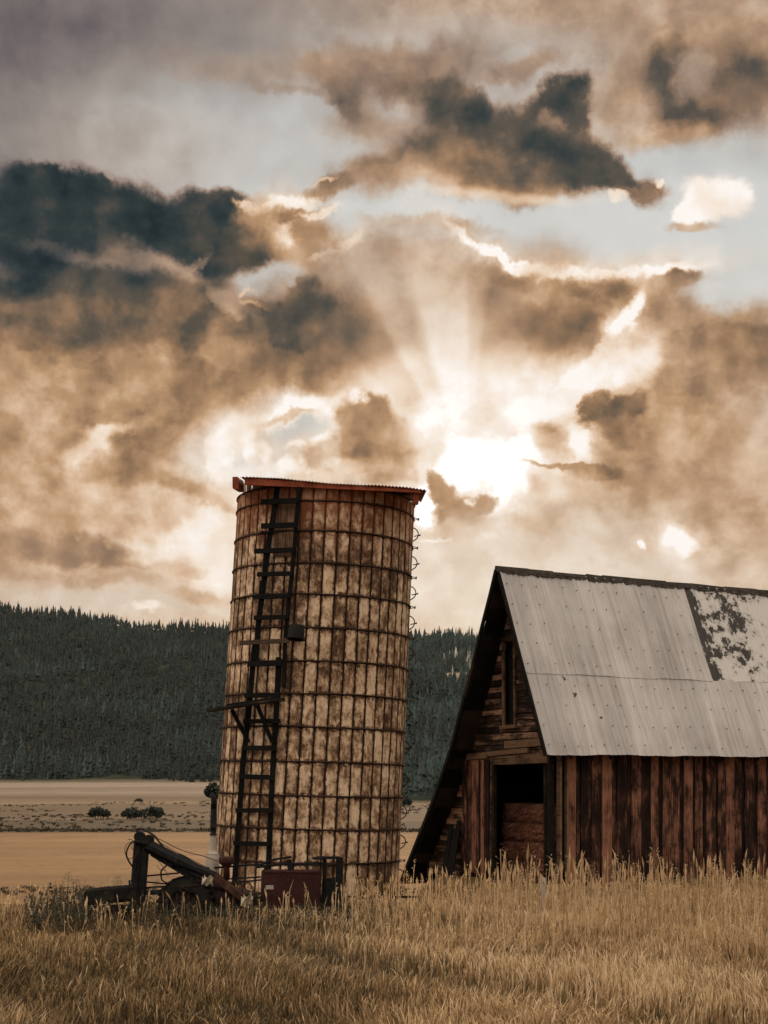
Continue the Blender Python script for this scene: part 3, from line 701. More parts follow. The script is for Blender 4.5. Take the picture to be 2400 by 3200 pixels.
# ------------------------------------------------------------------ the stave silo
SX, SY = -1.83, 33.0
def srad(z): return 2.16 - .10 * z / 9.1
def spt(phi, z, dr=0.0):                                # point on the leaning wall, phi = 0 faces the road
    r = srad(z) + dr
    lx, ly = r * math.sin(phi), -r * math.cos(phi)
    return Vector((SX + lx + .0527 * z, SY + ly, z - .024 * lx))
M_stave = mat_stave()
M_mortar = mat_plain("dark_mortar", (.055, .038, .026), .95)
M_iron = mat_plain("rusty_iron", (.035, .020, .014), .75, .3, rust=(.11, .045, .02), rustf=.05)
M_rust_flare = mat_plain("flare_red_rusted_iron", (.25, .060, .028), .75, .1, var=.5, scale=4)  # rusty iron whose red also carries the flare glow at the silo top
M_ladder = mat_wood("tarred_wood", (.004, .0035, .003), (.009, .007, .005), (.05, .032, .02), 'Z', bias=-.12)
M_rung = mat_wood("tarred_board", (.004, .0035, .003), (.010, .008, .006), (.085, .055, .035), 'X', bias=-.10)
silo = thing("stave_silo", (SX, SY, 0), "tall leaning round silo of stained concrete staves under a tilted rusty roof tinted with red flare glow", "silo")
HZ = [-1.1, 0.0, .72, 1.46, 2.20, 2.945, 3.71, 4.44, 5.16, 5.90, 6.63, 7.32, 8.02, 8.69, 9.02]
NS = 46
wall = MB()
core = [[spt(2 * math.pi * j / 92, z, -.03) for j in range(92)] for z in HZ]
for i in range(len(HZ) - 1):
    for j in range(92):
        wall.quad(core[i][j], core[i][(j + 1) % 92], core[i + 1][(j + 1) % 92], core[i + 1][j], 3)
srnd = random.Random(5)
dphi = 2 * math.pi / NS
for i in range(len(HZ) - 1):
    z0, z1 = HZ[i] + .006, HZ[i + 1] - .008
    for c in range(NS):
        off = .37
        p0, p1 = (c + off) * dphi + .0060, (c + 1 + off) * dphi - .0060
        tone = min(.95, max(.02, srnd.gauss(.42, .21)))
        cut = srnd.uniform(.015, .05); cut2 = srnd.uniform(.015, .05)
        if z1 - z0 < .4: cut = cut2 = .01
        lip = srnd.uniform(-.004, .006)
        w_ = p1 - p0; ka, kb = cut / srad(z0), cut2 / srad(z0)
        out = [(p0, z0), (p0 + w_ * .33, z0), (p0 + w_ * .66, z0), (p1, z0), (p1, z1 - cut2), (p1 - kb, z1), (p0 + w_ * .5, z1 + .002), (p0 + ka, z1), (p0, z1 - cut)]
        mid = ((p0 + p1) / 2, (z0 + z1) / 2)
        fr = []
        for a, z in out:
            ia = a + (mid[0] - a) * .05; iz = z + (.010 if z < mid[1] else -.010)
            fr.append(spt(ia, iz, lip + .004 * math.cos((ia - mid[0]) / w_ * 3)))
        bk = [spt(a, z, -.03) for a, z in out]
        n_ = len(out)
        f2 = []
        for a, z in out:
            ka_ = srnd.uniform(.16, .30); ia = a + (mid[0] - a) * ka_; iz = z + (srnd.uniform(.03, .07) if z < mid[1] else -srnd.uniform(.04, .10))
            f2.append(spt(ia, iz if z1 - z0 > .4 else z + (mid[1] - z) * .3, lip + .004 * math.cos((ia - mid[0]) / w_ * 3)))
        wall.add(f2, [(0, 1, 7, 8), (1, 2, 6, 7), (2, 3, 4, 5, 6)], tone)
        wall.add(fr + f2, [(k, (k + 1) % n_, (k + 1) % n_ + n_, k + n_) for k in range(n_)], tone + 1)
        wall.add(fr + bk, [(k, k + n_, (k + 1) % n_ + n_, (k + 1) % n_) for k in range(n_)], 3)
# inner face and rim so that the shell has its thickness
for j in range(92):
    a0, a1 = 2 * math.pi * j / 92, 2 * math.pi * (j + 1) / 92
    wall.quad(spt(a0, 9.02, -.03), spt(a1, 9.02, -.03), spt(a1, 9.02, -.14), spt(a0, 9.02, -.14), 3)
    wall.quad(spt(a0, 7.0, -.14), spt(a0, 9.02, -.14), spt(a1, 9.02, -.14), spt(a1, 7.0, -.14), 3)
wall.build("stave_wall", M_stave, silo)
lugs = {1: (-.4, .9), 2: (.25,), 3: (-.95, .35), 4: (.5,), 5: (-1.2, .62), 6: (.28,), 7: (-.3, .05), 8: (.75,), 9: (.25, .95), 10: (.4,), 11: (.12,), 12: (-.5, .7), 13: (.55, .85)}
for i in range(1, len(HZ)):
    z = HZ[i]; hb = MB(); a_ = srnd.uniform(0, 6); k_ = srnd.choice((2, 3))
    pts = [spt(2 * math.pi * j / 72, z + .010 * math.sin(k_ * 2 * math.pi * j / 72 + a_) + srnd.uniform(-.003, .003), .014) for j in range(72)]
    hb.tube(pts, .018 if i < 14 else .022, 6, .3, closed=True)
    ho = hb.build("hoop", M_iron, silo, smooth=True)
    for la in lugs.get(i, ()):
        lb = MB()
        p = spt(la, z, .03); q = spt(la + .085, z + .004, .03)
        lb.beam(p, q, .035, .05, .4)
        for e in (spt(la - .03, z, .028), spt(la + .115, z, .028)): lb.tube([e, p if e == spt(la - .03, z, .028) else q], .017, 6)
        lb.build("hoop_lug", M_iron, ho)
    if 2 <= i <= 13:                                     # bracket where the hoop passes the chute side
        lb = MB()
        for s_ in (-1, 1):
            lb.beam(spt(1.50, z + .03 * s_, .0), spt(1.53, z, .13), .02, .012, .4)
        lb.tube([spt(1.53, z - .035, .115), spt(1.53, z + .03, .125)], .014, 6)
        lb.beam(spt(1.50, z - .035, .0), spt(1.53, z - .01, .10), .03, .012, .4)
        lb.build("hoop_lug", M_iron, ho)
for i in range(2, 14):                                   # bent bars down the right side
    zb = HZ[i] - .20
    if i in (3, 7, 8): zb += .05
    rb = MB()
    pts = [spt(1.52, zb, -.01), spt(1.53, zb - .03, .06), spt(1.54, zb - .10, .115), spt(1.54, zb - .18, .122), spt(1.53, zb - .26, .085), spt(1.52, zb - .33, -.01)]
    rb.tube(curve_pts(pts, 4), .013, 6)
    rb.tube([spt(1.53, zb - .20, .03), spt(1.54, zb - .165, .165)], .012, 6)
    rb.beam(spt(1.54, zb - .185, .15), spt(1.54, zb - .15, .175), .03, .03)
    rb.build("step_bar", M_iron, silo, smooth=False)
# roof: one tilted lid of corrugated iron on two bearers
rf = MB()
RX0, RX1, RY0, RY1 = -3.15, .935, SY - 2.25, SY + 2.3
def rz(x): return 9.185 - .0685 * (x - RX0)
RUP = .14                                              # it climbs towards the back
nw = int((RX1 - RX0) / .076) * 6
prev = None
for j in range(nw + 1):
    x = RX0 + (RX1 - RX0) * j / nw
    w_ = .013 * math.cos(2 * math.pi * (x - RX0) / .076)
    sag = .02 * math.sin((x - RX0) * 2.3) - .02 * ((x - RX0 - 2) / 2) ** 2
    a = Vector((x, RY0 + .015 * math.sin(x * 9), rz(x) + w_ + sag)); b_ = Vector((x, RY1, rz(x) + w_ + sag + RUP * (RY1 - RY0)))
    if prev:
        rf.quad(prev[0], a, b_, prev[1]); d = Vector((0, 0, -.006))
        rf.quad(prev[0] + d, prev[1] + d, b_ + d, a + d); rf.quad(prev[0], prev[0] + d, a + d, a)
    prev = (a, b_)
rf.build("roof_sheet", M_rust_flare, silo, smooth=False)
fb_ = MB()                                               # front bearer board, bowed
for k in range(10):
    x0, x1 = RX0 + .10 + k * .385, RX0 + .10 + (k + 1) * .385
    dr_ = .15 - .009 * k
    fb_.hexa([(x0, RY0 + .05, rz(x0) - .02 - dr_), (x1, RY0 + .05, rz(x1) - .02 - dr_ + .009), (x1, RY0 + .10, rz(x1) - .02 - dr_ + .009), (x0, RY0 + .10, rz(x0) - .02 - dr_),
              (x0, RY0 + .05, rz(x0) - .02), (x1, RY0 + .05, rz(x1) - .02), (x1, RY0 + .10, rz(x1) - .02), (x0, RY0 + .10, rz(x0) - .02)], .3)
fb_.build("fascia_board", M_rust_flare, silo)
for x, zz, w_, ln in ((RX0 - .20, .13, .26, 1.2), (RX1 - .33, .22, .20, .5)):
    bb = MB(); bb.beam((x + .09, RY0 + .14, rz(x) - zz), (x + .09, RY0 + .14 + ln, rz(x) - zz + RUP * ln), .13, w_, .4)
    bb.build("roof_bearer", M_rust_flare, silo)
M_pale = mat_wood("pale_boards", (.20, .12, .07), (.42, .28, .18), (.60, .44, .30), 'Z', bias=.1)
for k in range(36):                                      # pale infill boards under the lid; rear ones unseen, added against light leaks
    a = -1.28 + k * .16
    if k in (6, 7) or a > 4.6: continue
    if 8 <= k <= 15: continue
    ip = MB()
    p, q = spt(a, 9.02, -.08), spt(a + .14, 9.02, -.08)
    zt = lambda v: rz(v.x) - .05 + RUP * (v.y - RY0)
    ip.hexa([p, q, q + Vector((0, .03, 0)), p + Vector((0, .03, 0)), Vector((p.x, p.y, zt(p))), Vector((q.x, q.y, zt(q))), Vector((q.x, q.y + .03, zt(q))), Vector((p.x, p.y + .03, zt(p)))], .1 + .1 * (k % 3))
    ip.build("infill_board", M_pale, silo)
for x_, y0, y1 in ((-3.21, 9.02, 8.62), (-2.99, 9.0, 8.1)):   # short boards hanging at the left eave
    hb = MB(); Yb = SY - .25
    hb.box((x_ + .02, Yb, (y0 + y1) / 2 - .02), (.13, .03, y0 - y1), .2)
    hb.build("eave_board", M_rust_flare, silo)
hatch = MB()                                             # the chute opening, boarded over behind the ladder
for k, (z0, z1) in enumerate(((7.45, 8.0), (8.05, 8.62))):
    a0, a1 = -.47, -.33
    for a0, a1 in ((-.50, -.37), (-.36, -.24)):
        hatch.hexa([spt(a0, z0, .0), spt(a1, z0, .0), spt(a1, z0, .03), spt(a0, z0, .03), spt(a0, z1, .0), spt(a1, z1, .0), spt(a1, z1, .03), spt(a0, z1, .03)][:8], .4)
hatch.build("hatch_board", mat_wood("hatch_wood", (.05, .028, .018), (.20, .11, .065), (.38, .24, .15), 'Z'), silo)

# ------------------------------------------------------------------ wooden ladder on the silo
def lad(px, py, dy=0.0):
    Y = 31.1
    for _ in range(4):
        p = at(px, py, Y)
        lx = p.x - (SX + .0527 * p.z)
        Y = 31.06 - .5 * (lx + 1.05)
    return at(px, py, Y + dy)
ladder = thing("wooden_ladder", lad(545, 1900), "old black wooden ladder with uneven rungs climbing the left face of the silo", "ladder")
for pts in ([(599, 1052), (593, 1100), (581.4, 1168), (570, 1260), (558, 1348), (553, 1425)],
            [(551, 1390), (548, 1417), (536.4, 1550), (524.7, 1650), (517, 1760), (506, 1915)],
            [(646.4, 1052), (640, 1130), (634.7, 1202), (624, 1300), (615.5, 1388), (613.5, 1484)],
            [(602, 1420), (596.4, 1550), (590, 1650), (584.7, 1750), (578.5, 1915)],
            [(564, 1255), (556, 1362)]):
    sb = MB(); P3 = [lad(*p, dy=(.05 if pts[0][0] in (551, 602) else 0)) for p in pts]
    wd = .12 if pts[0][0] != 564 else .06
    if pts[0][0] == 646.4: wd = .095
    for a, b_ in zip(P3, P3[1:]): sb.beam(a, b_ + (b_ - a).normalized() * .01, wd, .05, random.random() * .6, up=(0, -1, 0))
    sb.build("stile", M_ladder, ladder)
def c1(x, y): return ((600 + x / 2.074) / 1.4467, (1440 + y / 2.074) / 1.4467)
def c2(x, y): return ((600 + x / 2.074) / 1.4467, (2050 + y / 2.074) / 1.4467)
RUNGS = [(c1, 450, 268, 690, 258, .12, .1), (c1, 450, 424, 685, 416, .12, .1), (c1, 405, 588, 662, 578, .11, .1), (c1, 423, 737, 652, 731, .10, .1), (c1, 405, 884, 640, 878, .10, .25), (c1, 403, 1018, 628, 1013, .10, .1),
         (c1, 312, 1182, 632, 1166, .10, .9), (c1, 360, 1318, 580, 1312, .12, .45), (c2, 342, 258, 572, 252, .10, .1), (c2, 335, 424, 572, 422, .10, .1), (c2, 325, 597, 547, 597, .11, .5), (c2, 308, 782, 533, 788, .11, .35),
         (c2, 285, 1002, 525, 1000, .10, .5), (c2, 270, 1214, 505, 1219, .10, .25), (c1, 446, 466, 505, 462, .05, .1)]
for fn, x0, y0, x1, y1, hh, tn in RUNGS:
    a, b_ = lad(*fn(x0, y0), dy=-.065), lad(*fn(x1, y1), dy=-.065)
    rb = MB(); rb.beam(a, b_, .045, hh, tn); rb.build("rung", M_rung, ladder)
stand = thing("ladder_platform", lad(555, 1560), "rough plank platform on two slanted braces sticking out left of the ladder", "platform")
pb = MB(); pb.beam(lad(449.7, 1535, -.62), lad(613, 1511, -.30), .16, .07, .7); pb.build("plank", M_rung, stand)
pb = MB(); pb.beam(lad(493, 1524, -.25), lad(603, 1508, -.02), .16, .06, .5); pb.build("plank", M_rung, stand)
for x0, y0, x1, y1, d0_, d1_ in ((501, 1533, 537, 1604, -.42, -.06), (556, 1524, 588, 1604, -.36, -.06)):
    pb = MB(); pb.beam(lad(x0, y0, d0_), lad(x1, y1, d1_), .09, .05, .2, up=(0, -1, 0)); pb.build("brace", M_ladder, stand)
M_black = mat_plain("burnt_black_iron", (.006, .005, .004), .8, .0, rust=(.05, .02, .01), rustf=.0)
bc = lad(640, 1366, -.18)
bucket = thing("iron_bucket", bc, "rusty black iron bucket hanging at the right stile of the ladder", "bucket")
bb = MB(); ax_ = Vector((.10, .12, 1)).normalized()
bb.lathe(bc, ax_, [(.0, .15), (.15, .15), (.165, .14), (.18, -.10), (.20, -.15), (.20, -.165), (.17, -.165), (.165, -.10), (.14, .12), (0, .12)], 20)
bb.build("bucket_body", M_black, bucket, smooth=True)
bb = MB(); bb.tube(curve_pts([bc + Vector((-.17, 0, .12)), bc + Vector((-.10, -.02, .24)), bc + Vector((.03, .0, .27)), bc + Vector((.17, 0, .12))], 5), .008, 5); bb.build("handle", M_iron, bucket)

# ------------------------------------------------------------------ the barn

bu, bv = Vector((.8713, .4907, 0)), Vector((-.4907, .8713, 0))
B0 = Vector((2.81, 34.8, 0))
def G(s, t, z): return B0 + bv * s + bu * t + Vector((0, 0, z))   # s across the gable (+ = left), t along the ridge
def rake(px, py):
    q = (px - CX) / F
    s_ = (2.81 - q * 34.8) / (.4907 + .8713 * q)
    return s_, CH + (HY - py) / F * (34.8 + .8713 * s_)
LP = [(0.0, 7.75)] + [rake(*p) for p in ((1063.4, 1279.8), (1040.5, 1369.4), (1025.9, 1434), (1007.1, 1502.7), (977.9, 1615.2), (942.5, 1719.4), (911.3, 1798), (878, 1881.5))]
LP += [(LP[-1][0] + .22, LP[-1][1] - .32)]
RS, RZ = -2.03, 3.16
M_roof = mat_roof_sheet()
M_dark = mat_wood("black_barn_wood", (.006, .005, .004), (.014, .010, .008), (.035, .022, .015), 'Z', BARN_A * -1, bias=-.05)
M_lap = mat_wood("weathered_lap_board", (.006, .004, .003), (.050, .027, .018), (.40, .235, .15), 'X', -BARN_A - R(90), bias=-.02, tw=.22)
M_board = mat_wood("weathered_red_board", (.007, .004, .003), (.036, .016, .011), (.30, .135, .085), 'Z', -BARN_A, bias=.0, tw=.26)
M_beam = mat_wood("grey_brown_timber", (.010, .007, .005), (.04, .023, .015), (.19, .115, .07), 'X', -BARN_A - R(90))
barn = thing("barn", (B0.x + .5, B0.y, 0), "weathered dark wooden barn with a steep pale metal roof and hay in its open doorway", "barn")
TL = 12.5
def roof_right_z(s): return 7.75 + s * (7.75 - RZ) / -RS          # s negative
def left_in(z, inset=.10):                              # inside face of the left roof at height z
    for (s0, z0), (s1, z1) in zip(LP, LP[1:]):
        if z1 <= z <= z0: return s0 + (s1 - s0) * (z0 - z) / (z0 - z1) - inset * 1.15
    return 0.0 if z > 7.7 else LP[-1][0] - inset
# left slope: heavy shingled boards swept out to the ground
ls = MB(); brnd = random.Random(9)
for i in range(len(LP) - 1):
    (s0, z0), (s1, z1) = LP[i], LP[i + 1]
    nl = math.hypot(z0 - z1, s1 - s0); nn = ((z0 - z1) / nl, (s1 - s0) / nl)
    rows = max(1, int(nl / .3))
    for r_ in range(rows):
        f0, f1 = r_ / rows, (r_ + 1) / rows
        sa, za, sb_, zb = s0 + (s1 - s0) * f0, z0 + (z1 - z0) * f0, s0 + (s1 - s0) * f1, z0 + (z1 - z0) * f1
        e = brnd.uniform(-.03, .03); o = .025
        ls.hexa([G(sb_ - nn[0] * .09, e, zb - nn[1] * .09), G(sb_ - nn[0] * .09, TL, zb - nn[1] * .09), G(sb_ + nn[0] * o, TL, zb + nn[1] * o), G(sb_ + nn[0] * o, e, zb + nn[1] * o),
                 G(sa - nn[0] * .09, e, za - nn[1] * .09), G(sa - nn[0] * .09, TL, za - nn[1] * .09), G(sa, TL, za), G(sa, e, za)], brnd.random())
ls.build("shingle_roof", M_dark, barn)
rk = MB()                                               # rake trim along the swept edge
for (s0, z0), (s1, z1) in zip(LP, LP[1:]):
    rk.beam(G(s0, -.05, z0 - .02), G(s1, -.05, z1 - .02), .05, .11, brnd.random(), up=(bv.x * .8, bv.y * .8, .6))
rk.build("rake_board", M_dark, barn)
# right slope: two courses of ribbed sheets
def sheet(z_hi, z_lo, t0, t1, lift, tone, wav=0.0, mb=None):
    ts = []
    k = math.floor(t0 / .295)
    while k * .295 < t1:
        b_ = k * .295
        for o, h in ((0, 0), (.016, .020), (.042, .020), (.058, 0), (.066, .004 if k % 3 == 0 else 0), (.072, 0), (.15, .0), (.162, .006), (.185, .006), (.197, 0)):
            if t0 <= b_ + o <= t1: ts.append((b_ + o, h))
        k += 1
    ts = [(t0, 0)] + ts + [(t1, 0)]
    nrm = (-.914, .404)
    nz = 7
    grid = []
    for j in range(nz + 1):
        z = z_hi + (z_lo - z_hi) * j / nz
        row = []
        for t, h in ts:
            s_ = (7.75 - z) * RS / (7.75 - RZ)
            zz = z
            if j == nz: zz += -.006 * math.sin(t * 7) - .010 * math.sin(t * 2.3)
            d = lift + h + .008 * math.sin(t * 1.7 + z * 1.1) + .006 * math.sin(t * .6 - z * 2.0)
            row.append(G(s_ + nrm[0] * d, t, zz + nrm[1] * d))
        grid.append(row)
    for j in range(nz):
        for i in range(len(ts) - 1):
            mb.quad(grid[j + 1][i], grid[j + 1][i + 1], grid[j][i + 1], grid[j][i], (tone or .22 * ((math.floor((ts[i][0] + (.3 if z_hi > 6 else 0)) / .885) * .618) % 1)) + (.15 * max(0, 1 - (ts[i][0] - t0) / .55) if tone == .5 else 0))
    e = Vector((0, 0, -.004)) - bv * -.004
    for i in range(len(ts) - 1):                        # cut edge at the foot
        mb.quad(grid[nz][i], grid[nz][i] + e, grid[nz][i + 1] + e, grid[nz][i + 1], .9)
rs = MB()
sheet(7.73, 5.10, 0.0, 5.93, .034, 0.0, mb=rs)
sheet(5.16, 3.13, 0.0, TL, .020, 0.0, mb=rs)
sheet(7.73, 5.12, 5.93, TL, .022, .5, mb=rs)
for zi in range(9):                                     # screws in loose rows
    z = 7.35 - zi * .50
    t = .12
    while t < TL - .1:
        if brnd.random() < .85 and (t < 5.8 or z < 5.1):
            s_ = (7.75 - z) * RS / (7.75 - RZ); l_ = .052 + (.014 if z > 5.1 else 0)
            zz = z + brnd.uniform(-.03, .03); p = G((7.75 - zz) * RS / (7.75 - RZ) - .914 * l_, t, zz + .404 * l_)
            rs.lathe(p, (bv.x * -.914, bv.y * -.914, .404), [(.014, -.02), (.014, .0), (.0, .006)], 6, 1.0)
        t += .42 + brnd.uniform(-.03, .03)
for t, z in ((1.3, 4.6), (1.9, 4.05), (1.1, 5.0), (3.4, 6.9)):    # a few scabs of lichen
    for k in range(9):
        a = brnd.uniform(0, 6.28); d_ = brnd.uniform(0, .06); zz = z + math.sin(a) * d_; l_ = .040
        p = G((7.75 - zz) * RS / (7.75 - RZ) - .914 * l_, t + math.cos(a) * d_, zz + .404 * l_)
        rs.lathe(p, (bv.x * -.914, bv.y * -.914, .404), [(.02, -.03), (.014, .0), (0, .004)], 6, 1.0)
rs.build("metal_roof", M_roof, barn)
dk = MB()                                               # roof boards under the sheets
nrm = (-.914, .404)
for k in range(16):
    z0, z1 = 7.70 - k * .283, 7.70 - (k + 1) * .283 + .012
    sa, sb_ = (7.75 - z0) * RS / (7.75 - RZ), (7.75 - z1) * RS / (7.75 - RZ)
    dk.hexa([G(sb_ + .05, .02, z1 - .02), G(sb_ + .05, TL, z1 - .02), G(sb_, TL, z1), G(sb_, .02, z1), G(sa + .05, .02, z0 - .02), G(sa + .05, TL, z0 - .02), G(sa, TL, z0), G(sa, .02, z0)], brnd.random())
for k in range(10):                                     # rafter tails
    t = .75 + k * 1.2
    dk.beam(G(-1.5, t, roof_right_z(-1.5) - .12), G(RS + .02, t, RZ - .10), .05, .10, .3, up=(0, 0, 1))
dk.beam(G(-.06, -.01, 7.62), G(RS + .02, -.01, RZ - .03), .05, .11, .5, up=(bv.x * -.8, bv.y * -.8, .6))
dk.build("roof_deck", M_dark, barn)
rc = MB()                                               # torn ridge cap
t = -.06
while t < TL:
    l_ = brnd.uniform(.5, 1.3); h0, h1 = brnd.uniform(.0, .035), brnd.uniform(.0, .035)
    for j in range(8):
        ta, tb = t + l_ * j / 8, t + l_ * (j + 1) / 8
        za, zb = (h0 + (h1 - h0) * j / 8), (h0 + (h1 - h0) * (j + 1) / 8)
        dr_ = brnd.uniform(.06, .12)
        rc.hexa([G(-.075 - dr_ * .43, ta, 7.74 - dr_), G(-.075 - dr_ * .43, tb, 7.74 - dr_ - brnd.uniform(-.02, .02)), G(.06, tb, 7.66), G(.06, ta, 7.66),
                 G(-.02, ta, 7.80 + za), G(-.02, tb, 7.80 + zb), G(.03, tb, 7.80 + zb), G(.03, ta, 7.80 + za)], brnd.random())
    t += l_ + .004
rc.build("ridge_cap", mat_plain("torn_ridge_tin", (.045, .035, .028), .7, .2, var=.6, rust=(.16, .10, .07)), barn)
# gable: lapped boards, door and loft openings left free
GT = .55
openings = [(-1.31, .88, -1, 2.95), (.0, .46, 3.95, 6.0)]
gw = MB()
z = .0
while z < 7.3:
    h = brnd.uniform(.135, .165)
    zm = z + h / 2
    lo = max(-1.56, -(7.75 - zm) * -RS / (7.75 - RZ) + .06) if zm > 3.3 else -1.56
    hi = left_in(zm + .08)
    segs = [(lo, hi)]
    for a, b_, za, zb in openings:
        if za < zm < zb:
            segs = [q for s0, s1 in segs for q in ((s0, min(s1, a)), (max(s0, b_), s1)) if q[1] - q[0] > .03]
    for s0, s1 in segs:
        cuts = [s0]
        while s1 - cuts[-1] > 1.6:
            cuts.append(cuts[-1] + brnd.uniform(1.0, 2.6))
            if cuts[-1] > s1 - .2: cuts.pop(); break
        cuts.append(s1)
        for a, b_ in zip(cuts, cuts[1:]):
            if brnd.random() < .03 and z > 3.2: continue
            d0_, d1_ = brnd.uniform(-.016, .016), brnd.uniform(-.016, .016)
            if z > 3: d0_ *= 1.5; d1_ *= 1.5
            a2, b2 = a + brnd.uniform(.002, .012), b_ - brnd.uniform(.002, .014)
            bot, top = .030, .008
            gw.hexa([G(a2, GT - bot, z + d0_), G(b2, GT - bot, z + d1_), G(b2, GT + .0, z + d1_), G(a2, GT + .0, z + d0_),
                     G(a2, GT - top, z + h - .01 + d0_), G(b2, GT - top, z + h - .01 + d1_), G(b2, GT + .0, z + h - .01 + d1_), G(a2, GT + .0, z + h - .01 + d0_)], brnd.random())
    z += h
gw.build("gable_boards", M_lap, barn)
bk_ = MB()                                              # sheathing behind the boards
z = 0.0
while z < 7.3:
    lo = max(-1.5, -(7.75 - z - .2) * -RS / (7.75 - RZ) + .04) if z > 3.2 else -1.5
    hi = left_in(z + .2)
    segs = [(lo, hi)]
    for a, b_, za, zb in openings:
        if za < z + .1 < zb: segs = [q for s0, s1 in segs for q in ((s0, min(s1, a)), (max(s0, b_), s1)) if q[1] - q[0] > .02]
    for s0, s1 in segs: bk_.hexa([G(s0, GT + .005, z), G(s1, GT + .005, z), G(s1, GT + .03, z), G(s0, GT + .03, z), G(s0, GT + .005, z + .2), G(s1, GT + .005, z + .2), G(s1, GT + .03, z + .2), G(s0, GT + .03, z + .2)], .3)
    z += .2
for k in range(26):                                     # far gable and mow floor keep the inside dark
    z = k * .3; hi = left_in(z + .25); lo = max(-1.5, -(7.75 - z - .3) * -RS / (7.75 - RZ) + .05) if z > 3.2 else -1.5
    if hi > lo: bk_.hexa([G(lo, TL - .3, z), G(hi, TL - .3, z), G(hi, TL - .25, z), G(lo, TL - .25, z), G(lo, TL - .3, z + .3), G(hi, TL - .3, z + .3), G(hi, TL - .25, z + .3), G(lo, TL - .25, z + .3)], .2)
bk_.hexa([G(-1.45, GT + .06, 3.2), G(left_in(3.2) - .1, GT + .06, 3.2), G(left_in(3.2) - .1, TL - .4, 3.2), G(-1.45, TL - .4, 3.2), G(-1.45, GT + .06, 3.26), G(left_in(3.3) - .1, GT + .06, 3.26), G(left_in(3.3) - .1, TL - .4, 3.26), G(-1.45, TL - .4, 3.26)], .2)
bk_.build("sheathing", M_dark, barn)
# loft door slit with its frame
lf = MB()
lf.beam(G(.46, GT - .05, 3.85), G(.50, GT - .05, 6.12), .09, .06, .7, up=bu); lf.beam(G(-.03, GT - .05, 3.85), G(.0, GT - .05, 6.05), .08, .06, .6, up=bu)
lf.beam(G(.62, GT - .055, 6.08), G(-.16, GT - .055, 6.06), .07, .12, .4); lf.beam(G(.60, GT - .06, 3.86), G(-.10, GT - .06, 3.88), .08, .09, .8)
lframe = lf.build("loft_window", M_beam, barn)
lb = MB(); lb.hexa([G(.06, GT + .02, 3.95), G(.44, GT + .05, 3.95), G(.44, GT + .08, 3.95), G(.06, GT + .05, 3.95), G(.06, GT + .02, 6.0), G(.44, GT + .05, 6.0), G(.44, GT + .08, 6.0), G(.06, GT + .05, 6.0)], .1)
lb.build("shutter", M_dark, lframe)
# the girt over the doors and its trims
gb = MB()
gb.beam(G(2.32, GT - .06, 3.13), G(1.20, GT - .065, 3.17), .07, .16, .75); gb.beam(G(1.22, GT - .055, 3.20), G(-.6, GT - .055, 3.27), .06, .12, .85)
gb.beam(G(.4, GT - .06, 3.42), G(-1.45, GT - .06, 3.47), .05, .19, .9); gb.beam(G(.93, GT - .09, 3.02), G(-1.50, GT - .09, 3.06), .10, .22, .65)
gb.build("lintel", M_beam, barn)
df = MB(); df.beam(G(.93, GT - .05, -.1), G(.90, GT - .05, 2.93), .09, .10, .35, up=bu); df.build("door_jamb", M_beam, barn)
df = MB(); df.beam(G(1.04, GT - .06, .3), G(.98, GT - .06, 3.05), .06, .06, .6, up=bu); df.build("door_trim", M_beam, barn)
df = MB(); df.beam(G(-1.34, GT - .04, -.1), G(-1.33, GT - .04, 2.95), .09, .12, .3, up=bu)
df.build("door_jamb", M_beam, barn)
# sliding door of narrow vertical boards, pushed left
sd = MB(); s_ = 1.06
while s_ < 2.24:
    w_ = brnd.uniform(.10, .14)
    sd.hexa([G(s_, GT - .11, .12 + brnd.uniform(-.05, .1)), G(s_ + w_ - .012, GT - .10 - brnd.uniform(0, .03), .12), G(s_ + w_ - .012, GT - .075, .12), G(s_, GT - .075, .12),
             G(s_, GT - .11, 3.05), G(s_ + w_ - .012, GT - .10 - brnd.uniform(0, .03), 3.05), G(s_ + w_ - .012, GT - .075, 3.05), G(s_, GT - .075, 3.05)], brnd.random())
    s_ += w_
sd.build("sliding_door", M_board, barn)
# corner posts
cp_ = MB()
cp_.beam(G(-1.50, GT - .03, -.1), G(-1.48, GT - .03, 3.75), .16, .14, .2, up=bu); cp_.beam(G(-1.66, GT + .10, -.1), G(-1.66, GT + .10, 3.4), .06, .16, .7, up=bv); cp_.beam(G(-1.655, GT + .32, -.1), G(-1.655, GT + .32, 3.4), .05, .12, .85, up=bv)
cp_.build("corner_post", M_beam, barn)
